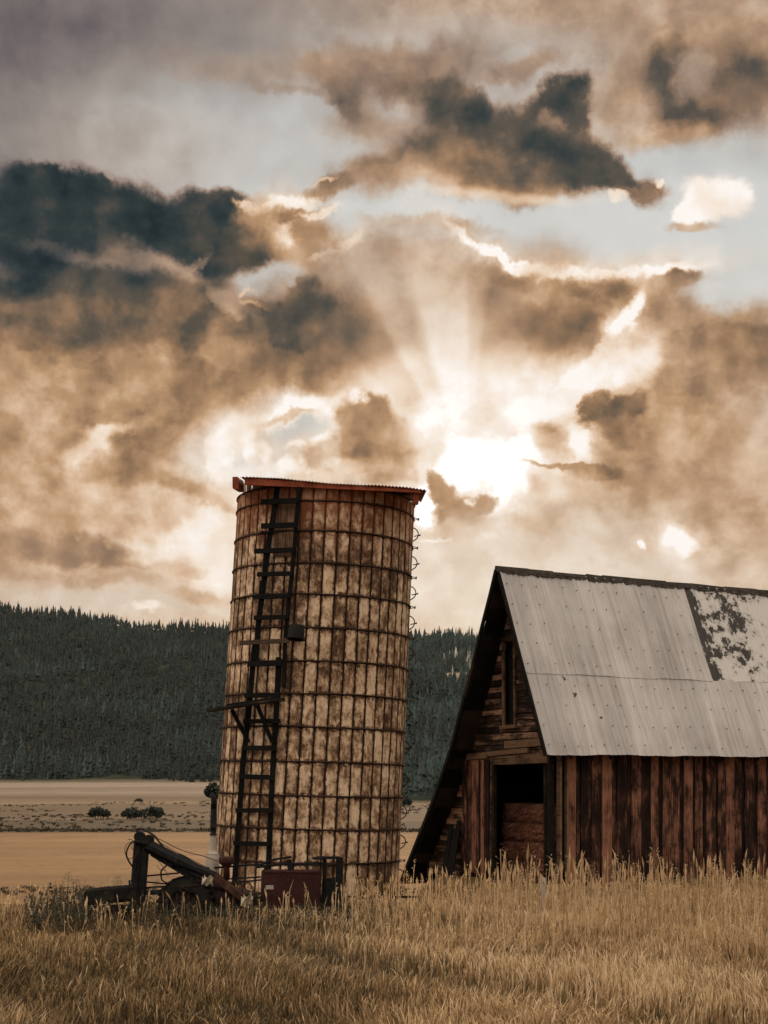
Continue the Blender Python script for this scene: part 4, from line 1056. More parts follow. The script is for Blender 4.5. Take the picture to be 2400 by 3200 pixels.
# long wall: wide boards with dark laps between
sw = MB(); t = GT + .42
sw.hexa([G(-1.55, GT + .1, -.1), G(-1.55, TL - .2, -.1), G(-1.52, TL - .2, -.1), G(-1.52, GT + .1, -.1), G(-1.55, GT + .1, 3.9), G(-1.55, TL - .2, 3.9), G(-1.52, TL - .2, 3.9), G(-1.52, GT + .1, 3.9)], .05)
while t < TL - .5:
    w_ = brnd.uniform(.19, .33); o = brnd.uniform(.0, .012); tn = min(1, max(0, brnd.gauss(.62, .22)))
    zb = brnd.uniform(-.05, .1); zt = 3.75; lean = brnd.uniform(-.012, .012)
    sw.hexa([G(-1.60 - o, t, zb), G(-1.60 - o - .006, t + w_, zb), G(-1.575, t + w_, zb), G(-1.575, t, zb), G(-1.60 - o, t + lean, zt), G(-1.60 - o - .006, t + w_ + lean, zt), G(-1.575, t + w_ + lean, zt), G(-1.575, t + lean, zt)], tn)
    g_ = brnd.choice((.010, .012, .10, .13, .16))
    if g_ > .05:
        sw.hexa([G(-1.572, t + w_ + .01, -.05), G(-1.572, t + w_ + g_ - .01, -.05), G(-1.555, t + w_ + g_ - .01, -.05), G(-1.555, t + w_ + .01, -.05), G(-1.572, t + w_ + .01, 3.75), G(-1.572, t + w_ + g_ - .01, 3.75), G(-1.555, t + w_ + g_ - .01, 3.75), G(-1.555, t + w_ + .01, 3.75)], brnd.uniform(.05, .45))
    t += w_ + g_
sw.build("side_wall", M_board, barn)

# hay in the doorway
M_hay = mat_straw()
HAY = ("red-brown hay bale on top of the stack in the barn doorway", "hay bale just under the topmost one in the barn doorway", "hay bale second from the bottom of the doorway stack", "lowest hay bale of the doorway stack, half behind grass")
for k in range(4):
    z1 = 1.93 - k * .485; z0 = z1 - .465
    c = G(.42 + brnd.uniform(-.04, .04), GT + .75, z0)
    hb = thing("hay_bale", c, HAY[k], "hay bale", "hay bales stacked in the barn doorway") if False else None
    mb = MB(); nx_, nz_ = 26, 9
    sa, sb_ = -.80 + brnd.uniform(-.05, .05), 1.46 + brnd.uniform(-.04, .03)
    t0, t1 = GT + .55 + brnd.uniform(-.04, .04), GT + 1.4
    def P_(i, j, front):
        f, g = i / nx_, j / nz_
        rd = (min(1, 8 * min(f, 1 - f)) * min(1, 5 * min(g, 1 - g))) ** .5
        return G(sa + (sb_ - sa) * f, (t0 + .08 * (1 - rd) + brnd.uniform(-.035, .035)) if front else t1, z0 + (z1 - z0) * g + .015 * math.sin(f * 9 + k * 2) + brnd.uniform(-.006, .006))
    gr = [[P_(i, j, True) for i in range(nx_ + 1)] for j in range(nz_ + 1)]
    bk2 = [[P_(i, j, False) for i in range(nx_ + 1)] for j in range(nz_ + 1)]
    for j in range(nz_):
        for i in range(nx_):
            mb.quad(gr[j][i + 1], gr[j][i], gr[j + 1][i], gr[j + 1][i + 1], brnd.random())
            mb.quad(bk2[j][i], bk2[j][i + 1], bk2[j + 1][i + 1], bk2[j + 1][i])
    for i in range(nx_):
        mb.quad(gr[nz_][i + 1], gr[nz_][i], bk2[nz_][i], bk2[nz_][i + 1]); mb.quad(gr[0][i], gr[0][i + 1], bk2[0][i + 1], bk2[0][i])
    for j in range(nz_):
        mb.quad(gr[j][0], bk2[j][0], bk2[j + 1][0], gr[j + 1][0]); mb.quad(gr[j][nx_], gr[j + 1][nx_], bk2[j + 1][nx_], bk2[j][nx_])
    for q in range(900):                                 # loose stalks bristling from the face
        f, g = brnd.random(), brnd.random()
        p = G(sa + (sb_ - sa) * f, t0 + .02, z0 + (z1 - z0) * g)
        d = bu * brnd.uniform(-.04, -.005) + bv * brnd.uniform(-.07, .07) + Vector((0, 0, brnd.uniform(-.10, .06)))
        w_ = d.cross(bu).normalized() * .004
        mb.quad(p - w_, p + w_, p + d + w_, p + d - w_, brnd.random())
    tag(mb.build("hay_bale", M_hay, None, loc=c), HAY[k], "hay bale", "hay bales stacked in the barn doorway")
# planks leaning on the gable
pk = thing("leaning_planks", G(2.5, GT - .35, 0), "short dark planks leaning upright against the barn wall left of the sliding door", "planks")
for s_, w_, h_ in ((2.42, .20, 1.45), (2.62, .16, 1.22), (2.80, .17, 1.35)):
    mb = MB(); mb.beam(G(s_, GT - .40, -.05), G(s_ - .04, GT - .16, h_), w_, .035, brnd.random() * .5, up=bu); mb.build("plank", M_dark, pk)

# ------------------------------------------------------------------ the old loader tractor in the weeds
M_blk = mat_plain("black_machine_paint", (.006, .006, .006), .65, .0, var=.5, rust=(.05, .022, .012), rustf=.04)
M_redp = mat_plain("faded_red_paint", (.036, .0095, .008), .75, .0, var=.4, scale=2.5, rust=(.05, .016, .012), rustf=.05)
M_rub = mat_plain("cracked_rubber", (.010, .008, .007), .9, var=.5)
M_hose = mat_plain("rubber_hose", (.010, .010, .010), .5, var=.2)
M_tin = mat_plain("pale_painted_tin", (.36, .30, .24), .6, .0, var=.2, rust=(.25, .14, .08), rustf=-.06)
M_rag = mat_plain("pale_rag", (.42, .34, .26), .95, var=.3)
TY = 26.0
def T(px, py, dy=0.0): return at(px, py, TY + dy)
def cA(x, y): return ((270 + x / 4.1475) / 1.4467, (2560 + y / 4.1475) / 1.4467)
def cB(x, y): return ((630 + x / 3.318) / 1.4467, (2620 + y / 3.318) / 1.4467)
def TA(x, y, dy=0.0): return T(*cA(x, y), dy)
def TB(x, y, dy=0.0): return T(*cB(x, y), dy)
trac = thing("loader_tractor", (T(430, 1950).x, TY, 0), "abandoned dark loader tractor with raised mast, hoses and red side panel in the weeds", "tractor")
mb = MB()                                                # mast: two channels side by side
a, b_ = TA(718, 300), TA(655, 1330)
for o0, o1, w_, d_ in ((-.068, -.085, .135, .0), (.072, .055, .125, .02)):
    mb.beam(a + Vector((o0, d_, 0)), b_ + Vector((o1, d_, 0)), w_, .16, .2, up=(0, -1, 0))
for x0, y0, x1, y1 in ((655, 430, 620, 760), (780, 420, 760, 560)):
    mb.beam(TA(x0, y0, -.11), TA(x1, y1, -.11), .018, .03, .9, up=(0, -1, 0))
mb.beam(TA(640, 285, -.02), TA(825, 312, -.02), .24, .05, .3)
mb.build("mast", M_blk, trac)
mb = MB()                                                # sheave block on top
c = TA(752, 245)
mb.lathe(c + Vector((-.085, -.07, .02)), (0, 1, 0), [(0, 0), (.095, 0), (.105, .03), (.075, .06), (.105, .10), (.095, .14), (0, .14)], 14)
mb.lathe(c + Vector((.085, -.07, -.03)), (0, 1, 0), [(0, 0), (.085, 0), (.095, .03), (.065, .06), (.095, .10), (.085, .14), (0, .14)], 14)
mb.box(c + Vector((0, 0, -.06)), (.28, .16, .14))
mb.build("pulley_block", M_blk, trac)
mb = MB()                                                # boom tube and its lower rail
mb.tube([TA(790, 345), TA(1150, 520), TA(1180, 535), TA(1420, 640), TA(1700, 760)], [.125, .115, .135, .095, .085], 10)
mb.beam(TA(850, 440, .02), TA(1500, 830, .02), .09, .11, .2)
mb.beam(TA(1180, 600, -.03), TA(1580, 800, -.03), .05, .07, .3); mb.beam(TA(1400, 640, 0), TA(1385, 830, 0), .05, .05, .2)
mb.beam(TA(1160, 560, 0), TA(1130, 640, 0), .05, .06, .2)
mb.build("boom", M_blk, trac)
mb = MB(); mb.beam(TA(1660, 740, -.05), TB(420, 610, -.15), .14, .14, .6); mb.build("boom_foot", mat_plain("rust_brown_arm", (.05, .022, .014), .8, var=.6, rust=(.13, .08, .05)), trac)
HOSES = [([(655, 262, .0), (655, 140, .02), (690, 128, .02), (770, 150, .02), (880, 215, .0), (940, 290, -.02), (1010, 375, -.05)], .018), ([(640, 272, -.05), (560, 335, -.12), (518, 450, -.14), (560, 560, -.1), (630, 650, -.02)], .017),
         ([(1040, 600, 0), (975, 665, -.03), (968, 730, -.03), (990, 800, -.02), (1085, 840, 0)], .015)]
for pts, r_ in HOSES:
    mb = MB(); mb.tube(curve_pts([TA(*p) for p in pts], 6), r_, 6); mb.build("hydraulic_hose", M_hose, trac, smooth=True)
mb = MB()
for pts, r_ in (([(600, 290, 0), (520, 330, -.05), (498, 420, -.06), (530, 495, -.05), (580, 510, 0), (640, 450, .05)], .006), ([(540, 265, 0), (580, 265, 0), (600, 290, 0)], .006), ([(600, 320, 0), (590, 370, -.03), (640, 425, 0)], .006), ([(610, 315, 0), (640, 380, -.03)], .006),
                ([(840, 215, 0), (1000, 285, 0), (1160, 370, 0), (1330, 435, 0), (1500, 475, 0), (1700, 545, .1)], .007), ([(880, 240, 0), (1060, 370, 0), (1300, 490, 0), (1480, 585, 0), (1580, 635, .05)], .006),
                ([(930, 540, -.05), (1010, 640, -.05), (1060, 740, -.05)], .005), ([(920, 600, -.05), (950, 650, -.08), (1030, 670, -.05)], .006)):
    mb.tube(curve_pts([TA(*p) for p in pts], 5), r_, 4)
mb.build("cable", M_iron, trac)
trn = random.Random(21)
for k in range(16):                                      # slack wires and bent rods round the works
    x0 = trn.uniform(980, 2300); y0 = trn.uniform(700, 900) + (x0 - 980) * .12; L_x = trn.uniform(120, 480)
    mb = MB(); mb.tube(curve_pts([TA(x0, y0, -.05), TA(x0 + L_x * .4, y0 + trn.uniform(-50, 70), -.12), TA(x0 + L_x * .8, y0 + trn.uniform(-30, 110), -.1), TA(x0 + L_x, y0 + trn.uniform(20, 160), -.02)], 4), trn.uniform(.006, .014), 5)
    mb.build("bent_rod", M_iron, trac)
def rail(a, b_, w_, h_, tn, **k):
    mb = MB(); mb.beam(a, b_, w_, h_, tn, **k); mb.build("frame_rail", M_blk, trac)
for x0, y0, x1, y1, w_ in ((790, 735, 1200, 700, .03), (780, 815, 1060, 842, .028), (770, 890, 1010, 872, .035), (760, 955, 1010, 940, .09), (1080, 842, 1260, 760, .03)):
    rail(TA(x0, y0, .03), TA(x1, y1, .05), w_, w_, .3)
rail(TA(440, 862, .0), TA(560, 950, .0), .10, .05, .5); rail(TA(550, 800, .05), TA(605, 800, .05), .03, .025, .3); rail(TA(555, 800, .05), TA(570, 890, .05), .03, .03, .3); rail(TA(700, 1230, .05), TA(860, 1300, .05), .10, .05, .4)
for x0, y0, x1, y1, w_, d_ in ((0, 315, 640, 268, .035, .15), (640, 268, 740, 222, .035, .15), (740, 222, 935, 192, .04, .15), (560, 300, 900, 262, .05, .15), (860, 270, 1270, 262, .06, .2), (950, 268, 1270, 275, .03, .1), (300, 420, 620, 400, .03, .15), (380, 455, 620, 432, .03, .15), (900, 225, 930, 340, .10, .12), (660, 300, 680, 345, .06, .12), (1150, 208, 1425, 200, .05, .1), (1190, 190, 1420, 192, .02, .12)):
    rail(TB(x0, y0, d_), TB(x1, y1, d_), w_, w_, .3)
mb = MB()                                                # seat post and tank at the right end
mb.beam(TB(1432, 195, .25), TB(1425, 720, .25), .13, .12, .2, up=(0, -1, 0)); mb.beam(TB(1275, 205, .2), TB(1275, 560, .2), .07, .10, .2, up=(0, -1, 0))
p0 = [TB(x, y, d) for d in (.15, .4) for x, y in ((1250, 420), (1390, 400), (1385, 700), (1230, 720))]
mb.add(p0, [(0, 1, 2, 3), (7, 6, 5, 4), (0, 4, 5, 1), (1, 5, 6, 2), (2, 6, 7, 3), (3, 7, 4, 0)], .2)
mb.build("seat_post", M_blk, trac)
mb = MB()                                                # hood and engine, slumped into the grass
prof = [TA(*p) for p in ((1000, 1240), (1060, 880), (1120, 838), (1500, 830), (1760, 880), (2050, 960), (2330, 1010), (2400, 1240))]
n_ = len(prof)
bb_ = [p + Vector((0, .75, .0)) for p in prof]; ff_ = [p + Vector((.0, .14, 0)) for p in prof]; f2 = [p + (Vector((T(400, 1960).x, TY, .15)) - p) * .05 for p in prof]
mb.add(f2 + ff_ + bb_, [tuple(range(n_ - 1, -1, -1))] + [(i, (i + 1) % n_, (i + 1) % n_ + n_, i + n_) for i in range(n_)] + [(i + n_, (i + 1) % n_ + n_, (i + 1) % n_ + 2 * n_, i + 2 * n_) for i in range(n_)] + [tuple(range(2 * n_, 3 * n_))], .4)
for k in range(7): mb.beam(TA(1180 + k * 150, 870 + k * 22, -.02), TA(1170 + k * 150, 1220, -.02), .05, .05, .3, up=(0, -1, 0))
mb.build("hood", mat_plain("rusted_hood", (.03, .018, .014), .8, .1, var=.6, rust=(.13, .05, .03), rustf=.02), trac)
mb = MB()                                                # red side panel with rolled edges
q = [TB(622, 336), TB(1232, 338), TB(1222, 740), TB(606, 740)]
dpt = Vector((0, .42, 0)); i_ = Vector((0, -.012, 0)); e = .02
inn = [q[0] + Vector((e, 0, -e)), q[1] + Vector((-e, 0, -e)), q[2] + Vector((-e, 0, e)), q[3] + Vector((e, 0, e))]
mb.add([p + i_ for p in inn] + q + [p + dpt for p in q], [(3, 2, 1, 0)] + [(i, (i + 1) % 4, (i + 1) % 4 + 4, i + 4) for i in range(4)] + [(i + 4, (i + 1) % 4 + 4, (i + 1) % 4 + 8, i + 8) for i in range(4)] + [(8, 9, 10, 11)], .4)
mb.beam(TB(622, 350, -.015), TB(1232, 352, -.015), .02, .03, .4); mb.beam(TB(900, 345, -.012), TB(897, 735, -.012), .012, .01, .2, up=(0, -1, 0))
mb.build("side_panel", M_redp, trac)
mb = MB(); q = TB(705, 508, -.30); mb.box(q, (.145, .012, .075)); tgp = mb.build("notice_plate", M_tin, trac)
mb = MB(); mb.tube([TB(690, 470, -.26), TB(680, 640, -.28), TB(675, 760, -.28)], .008, 5); mb.build("plate_stake", M_iron, trac)
mb = MB(); c = TB(252, 300, -.02)
mb.lathe(TB(258, 430, -.02), (0, 0, 1), [(0, 0), (.065, 0), (.06, .22), (.06, .24), (.09, .27), (.135, .30), (.145, .33), (.145, .40), (.12, .425), (0, .43)], 16)
mb.build("air_cleaner", M_redp, trac, smooth=True)
ex = MB(); o = TB(112, 380, .25)                         # muffler and stack
ex.lathe(o, (0.02, 0, 1), [(0, -.25), (.125, -.25), (.128, .0), (.125, .37), (.118, .385), (.122, .39), (.122, .40), (.085, .41), (.080, .47), (.052, .74), (.052, .76), (0, .76)], 18)
exo = ex.build("exhaust_muffler", M_tin, trac, smooth=True)
ex = MB(); o2 = o + Vector((.016, 0, .74))
ex.lathe(o2, (0.02, 0, 1), [(.07, .0), (.07, .025), (.052, .03), (.052, .12), (.066, .13), (.066, .15), (.062, .16), (.058, .50)], 14)
ex.tube([o2 + Vector((.01, 0, .49)), o2 + Vector((.015, 0, .64)), o2 + Vector((-.0, 0, .72)), o2 + Vector((-.05, 0, .77))], [.058, .056, .05, .035], 12)
ex.build("exhaust_pipe", M_blk, exo, smooth=True)
# wheel
wc = T(404, 1958, .05); wr = .53
wh = MB(); AX = Vector((-.18, -1, 0)).normalized()
wh.lathe(wc - AX * .13, AX, [(.30, .0), (.34, -.02), (wr - .04, .02), (wr, .06), (wr, .20), (wr - .04, .24), (.34, .28), (.30, .26)], 40)
u_ = Vector((0, 0, 1)); w0 = AX.cross(u_)
for k in range(26):
    for sd_ in (0, 1):
        an = 2 * math.pi * (k + sd_ * .5) / 26
        r_ = u_ * math.cos(an) + w0 * math.sin(an); tn = -u_ * math.sin(an) + w0 * math.cos(an)
        wh.beam(wc + r_ * (wr + .012) + AX * (-.11 + sd_ * .12), wc + r_ * (wr + .012) + tn * .05 + AX * (.0 + sd_ * .12), .04, .045, .6, up=r_)
tyre = wh.build("tyre", M_rub, trac, smooth=False)
rm = MB(); rm.lathe(wc - AX * .10, AX, [(.32, -.02), (.30, .02), (.27, .06), (.10, .10), (.10, .16), (0, .16)], 28); rm.build("rim", M_redp, tyre, smooth=True)
# rags and sacking caught on the arm
for (x, y, w_, h_) in ((470, 650, .22, .20), (60, 440, .20, .16)):
    mb = MB(); c = TB(x, y, -.30); g = [[c + Vector((w_ * (i / 5 - .5), .05 * math.sin(i * 1.7 + j), h_ * (.5 - j / 5) + .03 * math.sin(i * 2.1 + j * 1.3))) for i in range(6)] for j in range(6)]
    for j in range(5):
        for i in range(5):
            if (i + j * 2) % 11 != 0: mb.quad(g[j + 1][i], g[j + 1][i + 1], g[j][i + 1], g[j][i])
    mb.build("torn_sacking", M_rag, trac)

# pile of worn tyres left of the mast
def worn_tyre(c, r_, w_, ax, label):
    t_ = MB(); ax = Vector(ax).normalized()
    t_.lathe(Vector(c) - ax * w_ / 2, ax, [(r_ * .55, w_ * .1), (r_ * .62, 0), (r_ * .9, 0), (r_, w_ * .18), (r_, w_ * .82), (r_ * .9, w_), (r_ * .62, w_), (r_ * .55, w_ * .9), (r_ * .55, w_ * .1)], 36)
    u = ax.orthogonal().normalized(); w = ax.cross(u)
    for k in range(40):
        an = 2 * math.pi * k / 40; d = u * math.cos(an) + w * math.sin(an)
        t_.beam(Vector(c) + d * r_ - ax * w_ * .34, Vector(c) + d * r_ + ax * w_ * .34, .05 * r_ / .45, .016, .6, up=d)
    o = t_.build("worn_tyre", M_rub, None, loc=Vector(c) - Vector((0, 0, w_ / 2)))
    tag(o, label, "tyre", "worn tyres piled beside the mast")
tc = T(255, 1960, .1)
worn_tyre((tc.x + .05, TY - .35, .14), .42, .27, (.0, .05, 1), "worn tyre lying flat at the bottom of the pile in the weeds")
worn_tyre((tc.x - .06, TY - .35, .46), .45, .30, (-.10, .08, 1), "black worn tyre on top of the pile left of the mast")

# weathered pallet between silo and barn, white stake by the door
pal = thing("wooden_pallet", (.47, 26.9, 0), "low grey slatted wooden pallet standing in the grass between silo and barn", "pallet")
M_grey = mat_wood("grey_slat", (.02, .016, .012), (.07, .052, .038), (.26, .19, .13), 'X')
for y_, h_ in ((1937.5, .045), (1951.5, .045), (1958, .03), (1967, .05), (1976, .04)):
    mb = MB(); mb.beam(at(850, y_ + .5, 27), at(908, y_ - .5, 27), .03, h_, brnd.random()); mb.build("slat", M_grey, pal)
for x_ in (853, 880, 905):
    mb = MB(); mb.beam(at(x_, 1936, 27.05), at(x_ - 1, 1985, 27.05), .05, .05, brnd.random(), up=(0, -1, 0)); mb.build("post", M_grey, pal)
stk = MB(); p = at(1172, 1925, 25.5); stk.beam((p.x, p.y, -.05), (p.x + .015, p.y, at(1172, 1896, 25.5).z), .095, .03, .9, up=(0, -1, 0))
stk.beam((p.x - .01, p.y - .025, at(1172, 1906, 25.5).z), (p.x + .03, p.y - .025, at(1172, 1904, 25.5).z), .02, .02, .3)
tag(stk.build("marker_stake", M_tin, None, loc=(p.x, p.y, 0)), "short pale stake standing in the tall grass before the barn door", "stake")

# ------------------------------------------------------------------ grass
def grass():
    N_ = 195000
    y = 13.2 + (35.0 - 13.2) * rng.random(N_) ** 1.1
    x = (rng.random(N_) - .5) * 2 * (.305 * y + 4.2)
    keep = np.ones(N_, bool)
    keep &= ~(((x - SX) ** 2 + (y - SY) ** 2) < 2.12 ** 2)
    s_ = (x - B0.x) * bv.x + (y - B0.y) * bv.y; t_ = (x - B0.x) * bu.x + (y - B0.y) * bu.y
    keep &= ~((s_ > -1.5) & (s_ < 4.4) & (t_ > .6))
    pat = np.sin(x * 1.3 + 1 + .8 * np.sin(y * .7)) * np.cos(y * .9 + .6 * np.sin(x * .8)) + .6 * np.sin(x * 3.1 + y * 2.3) + .6 * np.sin(x * 8.3 - y * 5.1 + np.sin(x * 3))
    keep &= rng.random(N_) < np.clip(.8 + .22 * pat, .25, 1)
    x, y, pat = x[keep], y[keep], pat[keep]; n = len(x)
    px = x / y * F + CX
    rightness = sstep(px, 620, 1150)
    h = (.15 + .17 * rng.random(n)) * (1 + .26 * pat) * (.80 + .12 * rightness) * (1 - .35 * sstep(y, 25.5, 29) * (1 - rightness)) * (1 - .75 * sstep(y, 28, 29.5)) * np.where(y < 21, 1.15, 1.0)
    tall = rng.random(n) < (.012 + .014 * rightness) * (y > 20.5) * (y < 28.8)
    h = np.where(tall, h * (1.5 + 1.5 * rng.random(n) ** 1.5), h)
    sw = 1.6 * np.sin(x * .55 + 2 * np.sin(y * .35)) + 1.2 * np.sin(y * .8 + x * .3)
    a = np.where(rng.random(n) < .55, sw + .7 * rng.standard_normal(n), rng.random(n) * 6.283)
    flat = np.clip(np.sin(x * .9 + 3) * np.sin(y * 1.1 + x * .4) - .45, 0, 1)
    bend = h * (.12 + .55 * rng.random(n) ** 2 + .9 * flat) * np.where(tall, .55, 1)
    w = (.0050 + .006 * rng.random(n)) * np.where(tall, .85, 1.05)
    ox, oy = np.cos(a) * bend, np.sin(a) * bend
    fa = a + 1.57 + (rng.random(n) - .5)
    wx, wy = np.cos(fa) * w, np.sin(fa) * w * .6
    wx = np.where(np.abs(wx) < w * .45, w * .45, wx)
    z = terrain(x, y) - .02
    K = [(0, 1.0, 0), (.38, .95, .12), (.72, .7, .45), (1.0, .12, 1.0)]
    P_ = []
    for hh, ww, bb in K:
        cx_, cy_, cz_ = x + ox * bb, y + oy * bb, z + h * (hh - .12 * bb * hh)
        P_.append(np.stack([cx_ - wx * ww, cy_ - wy * ww, cz_], 1)); P_.append(np.stack([cx_ + wx * ww, cy_ + wy * ww, cz_], 1))
    V = np.stack(P_, 1).reshape(-1, 3)
    b0 = np.arange(n)[:, None] * 8
    fc = np.concatenate([b0 + np.array([[0, 1, 3, 2]]), b0 + np.array([[2, 3, 5, 4]]), b0 + np.array([[4, 5, 7, 6]])], 1).reshape(-1, 4)
    tone = np.clip(.36 + .26 * rng.standard_normal(n) + .16 * pat + .44 * (rightness - .42), 0, 1)  # left blades browner and darker, dim light there put into the tone
    tone = np.where(tall, np.clip(tone + .22, 0, 1), tone)
    m = mat_leaf("meadow_grass", [(0, (.050, .038, .020)), (.25, (.15, .102, .048)), (.5, (.32, .205, .098)), (.75, (.54, .36, .185)), (1, (.75, .55, .34))], trans=.35)
    ob = np_mesh("grass", V, fc, m, np.clip(tone[:, None] + np.array([[-.04, .04, .20]]), 0, 1).ravel())
    tag(ob, "tall dry golden grass covering the whole foreground", "grass", kind="stuff")
    # stalks with seed heads
    V, Fq, Tn = [], [], []
    nS = 4600
    cnt = 0
    for i in range(nS):
        yy = 18.0 + 10.8 * random.random() ** .7
        xx = (random.random() - .5) * 2 * (.30 * yy + 3.5)
        if (xx - SX) ** 2 + (yy - SY) ** 2 < 2.2 ** 2: continue
        s0 = (xx - B0.x) * bv.x + (yy - B0.y) * bv.y; t0 = (xx - B0.x) * bu.x + (yy - B0.y) * bu.y
        if -1.5 < s0 < 4.4 and t0 > .5: continue
        pxx = xx / yy * F + CX
        r_ = min(1, max(0, (pxx - 640) / 450))
        if random.random() > .22 + .78 * r_: continue
        if yy < 22 and random.random() < .6: continue
        hh = (random.uniform(.30, .66) + .75 * r_ * random.random() ** 2.2) * (1.0 if yy > 22 else .7)
        if 540 < pxx < 760: hh *= 1.15
        an = random.uniform(0, 6.28); ln = random.gauss(0, .12); ln2 = random.choice((0, 0, .05, .12)) * hh
        zz = gz_at(xx, yy)
        def pt(f):
            return Vector((xx + math.cos(an) * (ln * f + ln2 * f ** 3) , yy + math.sin(an) * (ln * f) * .5, zz + hh * (f - .25 * (ln2 / hh) * f ** 4)))
        w_ = random.uniform(.0045, .0075); tn = random.uniform(.5, 1.0)
        kind = random.random()
        ks = [0, .4, .75, .9]
        for f0, f1 in zip(ks, ks[1:]):
            p, q = pt(f0), pt(f1)
            V += [p - Vector((w_, 0, 0)), p + Vector((w_, 0, 0)), q + Vector((w_ * .8, 0, 0)), q - Vector((w_ * .8, 0, 0))]
            Fq.append((cnt, cnt + 1, cnt + 2, cnt + 3)); Tn.append(tn); cnt += 4
        if kind < .55:                                    # tight spike
            hw = random.uniform(.012, .021); f0 = random.uniform(.66, .80)
            for dxy in (Vector((1, 0, 0)), Vector((.3, .95, 0))):
                p, q, r2 = pt(f0), pt((f0 + 1) / 2), pt(1.0)
                V += [p, q + dxy * hw, r2, q - dxy * hw]; Fq.append((cnt, cnt + 1, cnt + 2, cnt + 3)); Tn.append(min(1, tn + .15)); cnt += 4
        else:                                             # loose panicle
            for j in range(random.randint(6, 13)):
                f = random.uniform(.68, 1.0); p = pt(f); a2 = random.uniform(0, 6.28); L2 = (1.06 - f) * hh * random.uniform(.15, .42)
                q = p + Vector((math.cos(a2) * L2 * .6, math.sin(a2) * L2 * .4, L2 * random.uniform(-.15, .7)))
                s_ = random.uniform(.009, .017)
                d = (q - p).normalized() * s_ * 1.6
                V += [p + Vector((-.0015, 0, 0)), p + Vector((.0015, 0, 0)), q + Vector((.0015, 0, 0)), q + Vector((-.0015, 0, 0))]; Fq.append((cnt, cnt + 1, cnt + 2, cnt + 3)); Tn.append(tn); cnt += 4
                V += [q - d, q + Vector((s_ * .7, 0, 0)), q + d, q - Vector((s_ * .7, 0, 0))]; Fq.append((cnt, cnt + 1, cnt + 2, cnt + 3)); Tn.append(min(1, tn + .12)); cnt += 4
    ob = np_mesh("seed_grass", np.array([tuple(v) for v in V]), np.array(Fq), m, np.array(Tn))
    tag(ob, "tall grass stalks with pale seed heads rising from the foreground grass", "grass", kind="stuff")
grass()
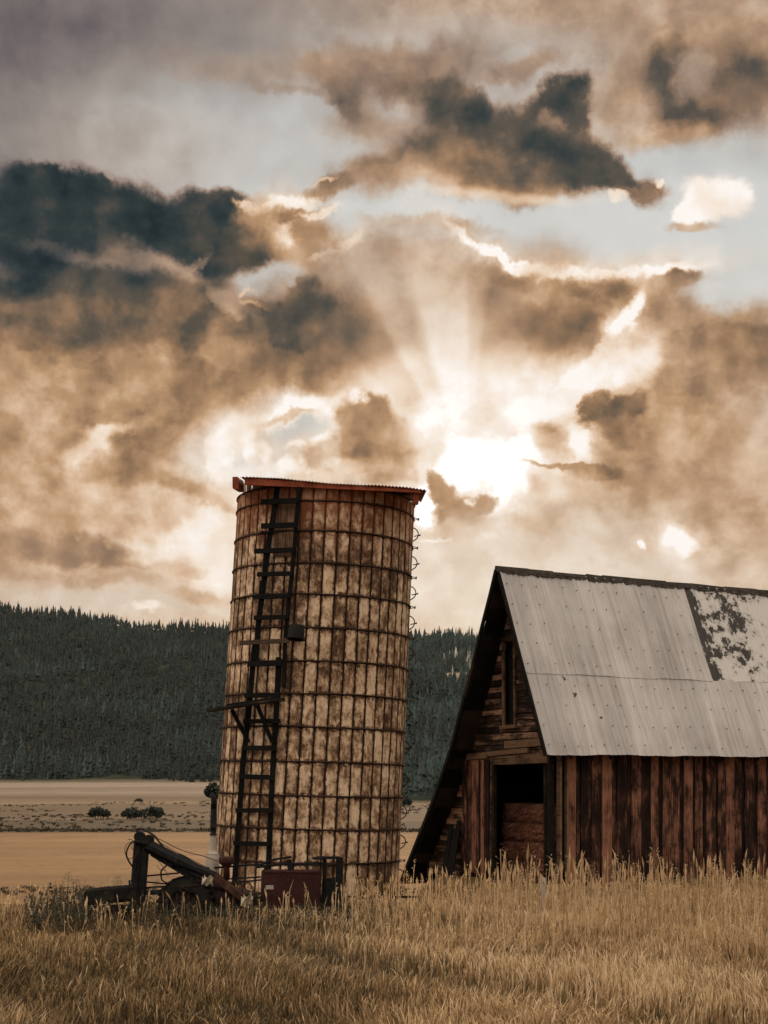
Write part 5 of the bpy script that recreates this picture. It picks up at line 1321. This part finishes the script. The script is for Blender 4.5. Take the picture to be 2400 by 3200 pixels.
# dark tangled weeds round the machinery and along the left
def weeds():
    V, Fq, Tn = [], [], []; cnt = 0
    def leaf(p, d, w_, tn):
        nonlocal cnt
        s_ = Vector((d.y, -d.x, 0)); s_ = (s_.normalized() if s_.length > 1e-5 else Vector((1, 0, 0))) * w_
        V.extend([p, p + d * .5 + s_, p + d, p + d * .5 - s_]); Fq.append((cnt, cnt + 1, cnt + 2, cnt + 3)); Tn.append(tn); cnt += 4
    for i in range(900):
        px = random.choice((random.uniform(60, 200), random.uniform(310, 720), random.uniform(90, 840)))
        if 200 < px < 300 and random.random() < .7: continue
        yy = random.uniform(23.3, 27.5); xx = (px - CX) / F * yy
        hh = random.uniform(.20, .44) * (1.1 if px < 330 else .9); zz = gz_at(xx, yy)
        lean = Vector((random.gauss(0, .08), random.gauss(0, .06), hh))
        b0 = Vector((xx, yy, zz)); tn = random.uniform(0, .55)
        V.extend([b0 + Vector((-.005, 0, 0)), b0 + Vector((.005, 0, 0)), b0 + lean + Vector((.002, 0, 0)), b0 + lean - Vector((.002, 0, 0))]); Fq.append((cnt, cnt + 1, cnt + 2, cnt + 3)); Tn.append(tn); cnt += 4
        for j in range(random.randint(9, 18)):
            f = random.uniform(.12, 1); a = random.uniform(0, 6.28); L = random.uniform(.05, .15) * (1.2 - .6 * f)
            leaf(b0 + lean * f, Vector((math.cos(a) * L, math.sin(a) * L * .6, random.uniform(-.04, .08))), random.uniform(.008, .02), min(1, max(0, tn + random.uniform(-.15, .2))))
    for px, top, yy in ((255, 1893, 25.4), (232, 1925, 25), (288, 1926, 25.2), (165, 1900, 25.6), (190, 1912, 25.6), (148, 1885, 25.6), (340, 1900, 25.4), (560, 1868, 25.4), (214, 1935, 25)):
        xx = (px - CX) / F * yy; tp = at(px, top, yy); b0 = Vector((xx + random.uniform(-.05, .05), yy, 0)); lean = tp - b0
        V.extend([b0 + Vector((-.006, 0, 0)), b0 + Vector((.006, 0, 0)), tp + Vector((.002, 0, 0)), tp - Vector((.002, 0, 0))]); Fq.append((cnt, cnt + 1, cnt + 2, cnt + 3)); Tn.append(.4); cnt += 4
        for j in range(26):
            f = .45 + .55 * j / 25; sgn = 1 if j % 2 else -1; L = (1.12 - f) * .34
            br = Vector((sgn * L, random.uniform(-.05, .05), L * random.uniform(.0, .5))); p = b0 + lean * f
            V.extend([p + Vector((0, 0, -.003)), p + Vector((0, 0, .003)), p + br + Vector((0, 0, .002)), p + br - Vector((0, 0, .002))]); Fq.append((cnt, cnt + 1, cnt + 2, cnt + 3)); Tn.append(.4); cnt += 4
            for k in range(3): leaf(p + br * random.uniform(.5, 1), Vector((random.uniform(-.02, .02), 0, -random.uniform(.015, .04))), .006, .55)
    m = mat_leaf("weed_leaves", [(0, (.016, .020, .010)), (.4, (.045, .040, .020)), (.7, (.13, .085, .042)), (1, (.30, .20, .11))], trans=.25)
    ob = np_mesh("weeds", np.array([tuple(v) for v in V]), np.array(Fq), m, np.array(Tn))
    tag(ob, "tangled brown weeds growing round the old machinery and along the left", "weeds", kind="stuff")
weeds()

# ------------------------------------------------------------------ evening air
def haze(density):
    m = bpy.data.materials.new("evening_air"); m.use_nodes = True
    t = m.node_tree; t.nodes.clear()
    o = t.nodes.new('ShaderNodeOutputMaterial'); v = t.nodes.new('ShaderNodeVolumePrincipled')
    v.inputs['Color'].default_value = (.70, .78, .78, 1); v.inputs['Density'].default_value = density; v.inputs['Anisotropy'].default_value = .2
    t.links.new(v.outputs[0], o.inputs['Volume'])
    mb = MB(); mb.box((0, 1500, 170), (5600, 3400, 380))
    ob = mb.build("haze", m); tag(ob, kind="stuff")
haze(.000005)
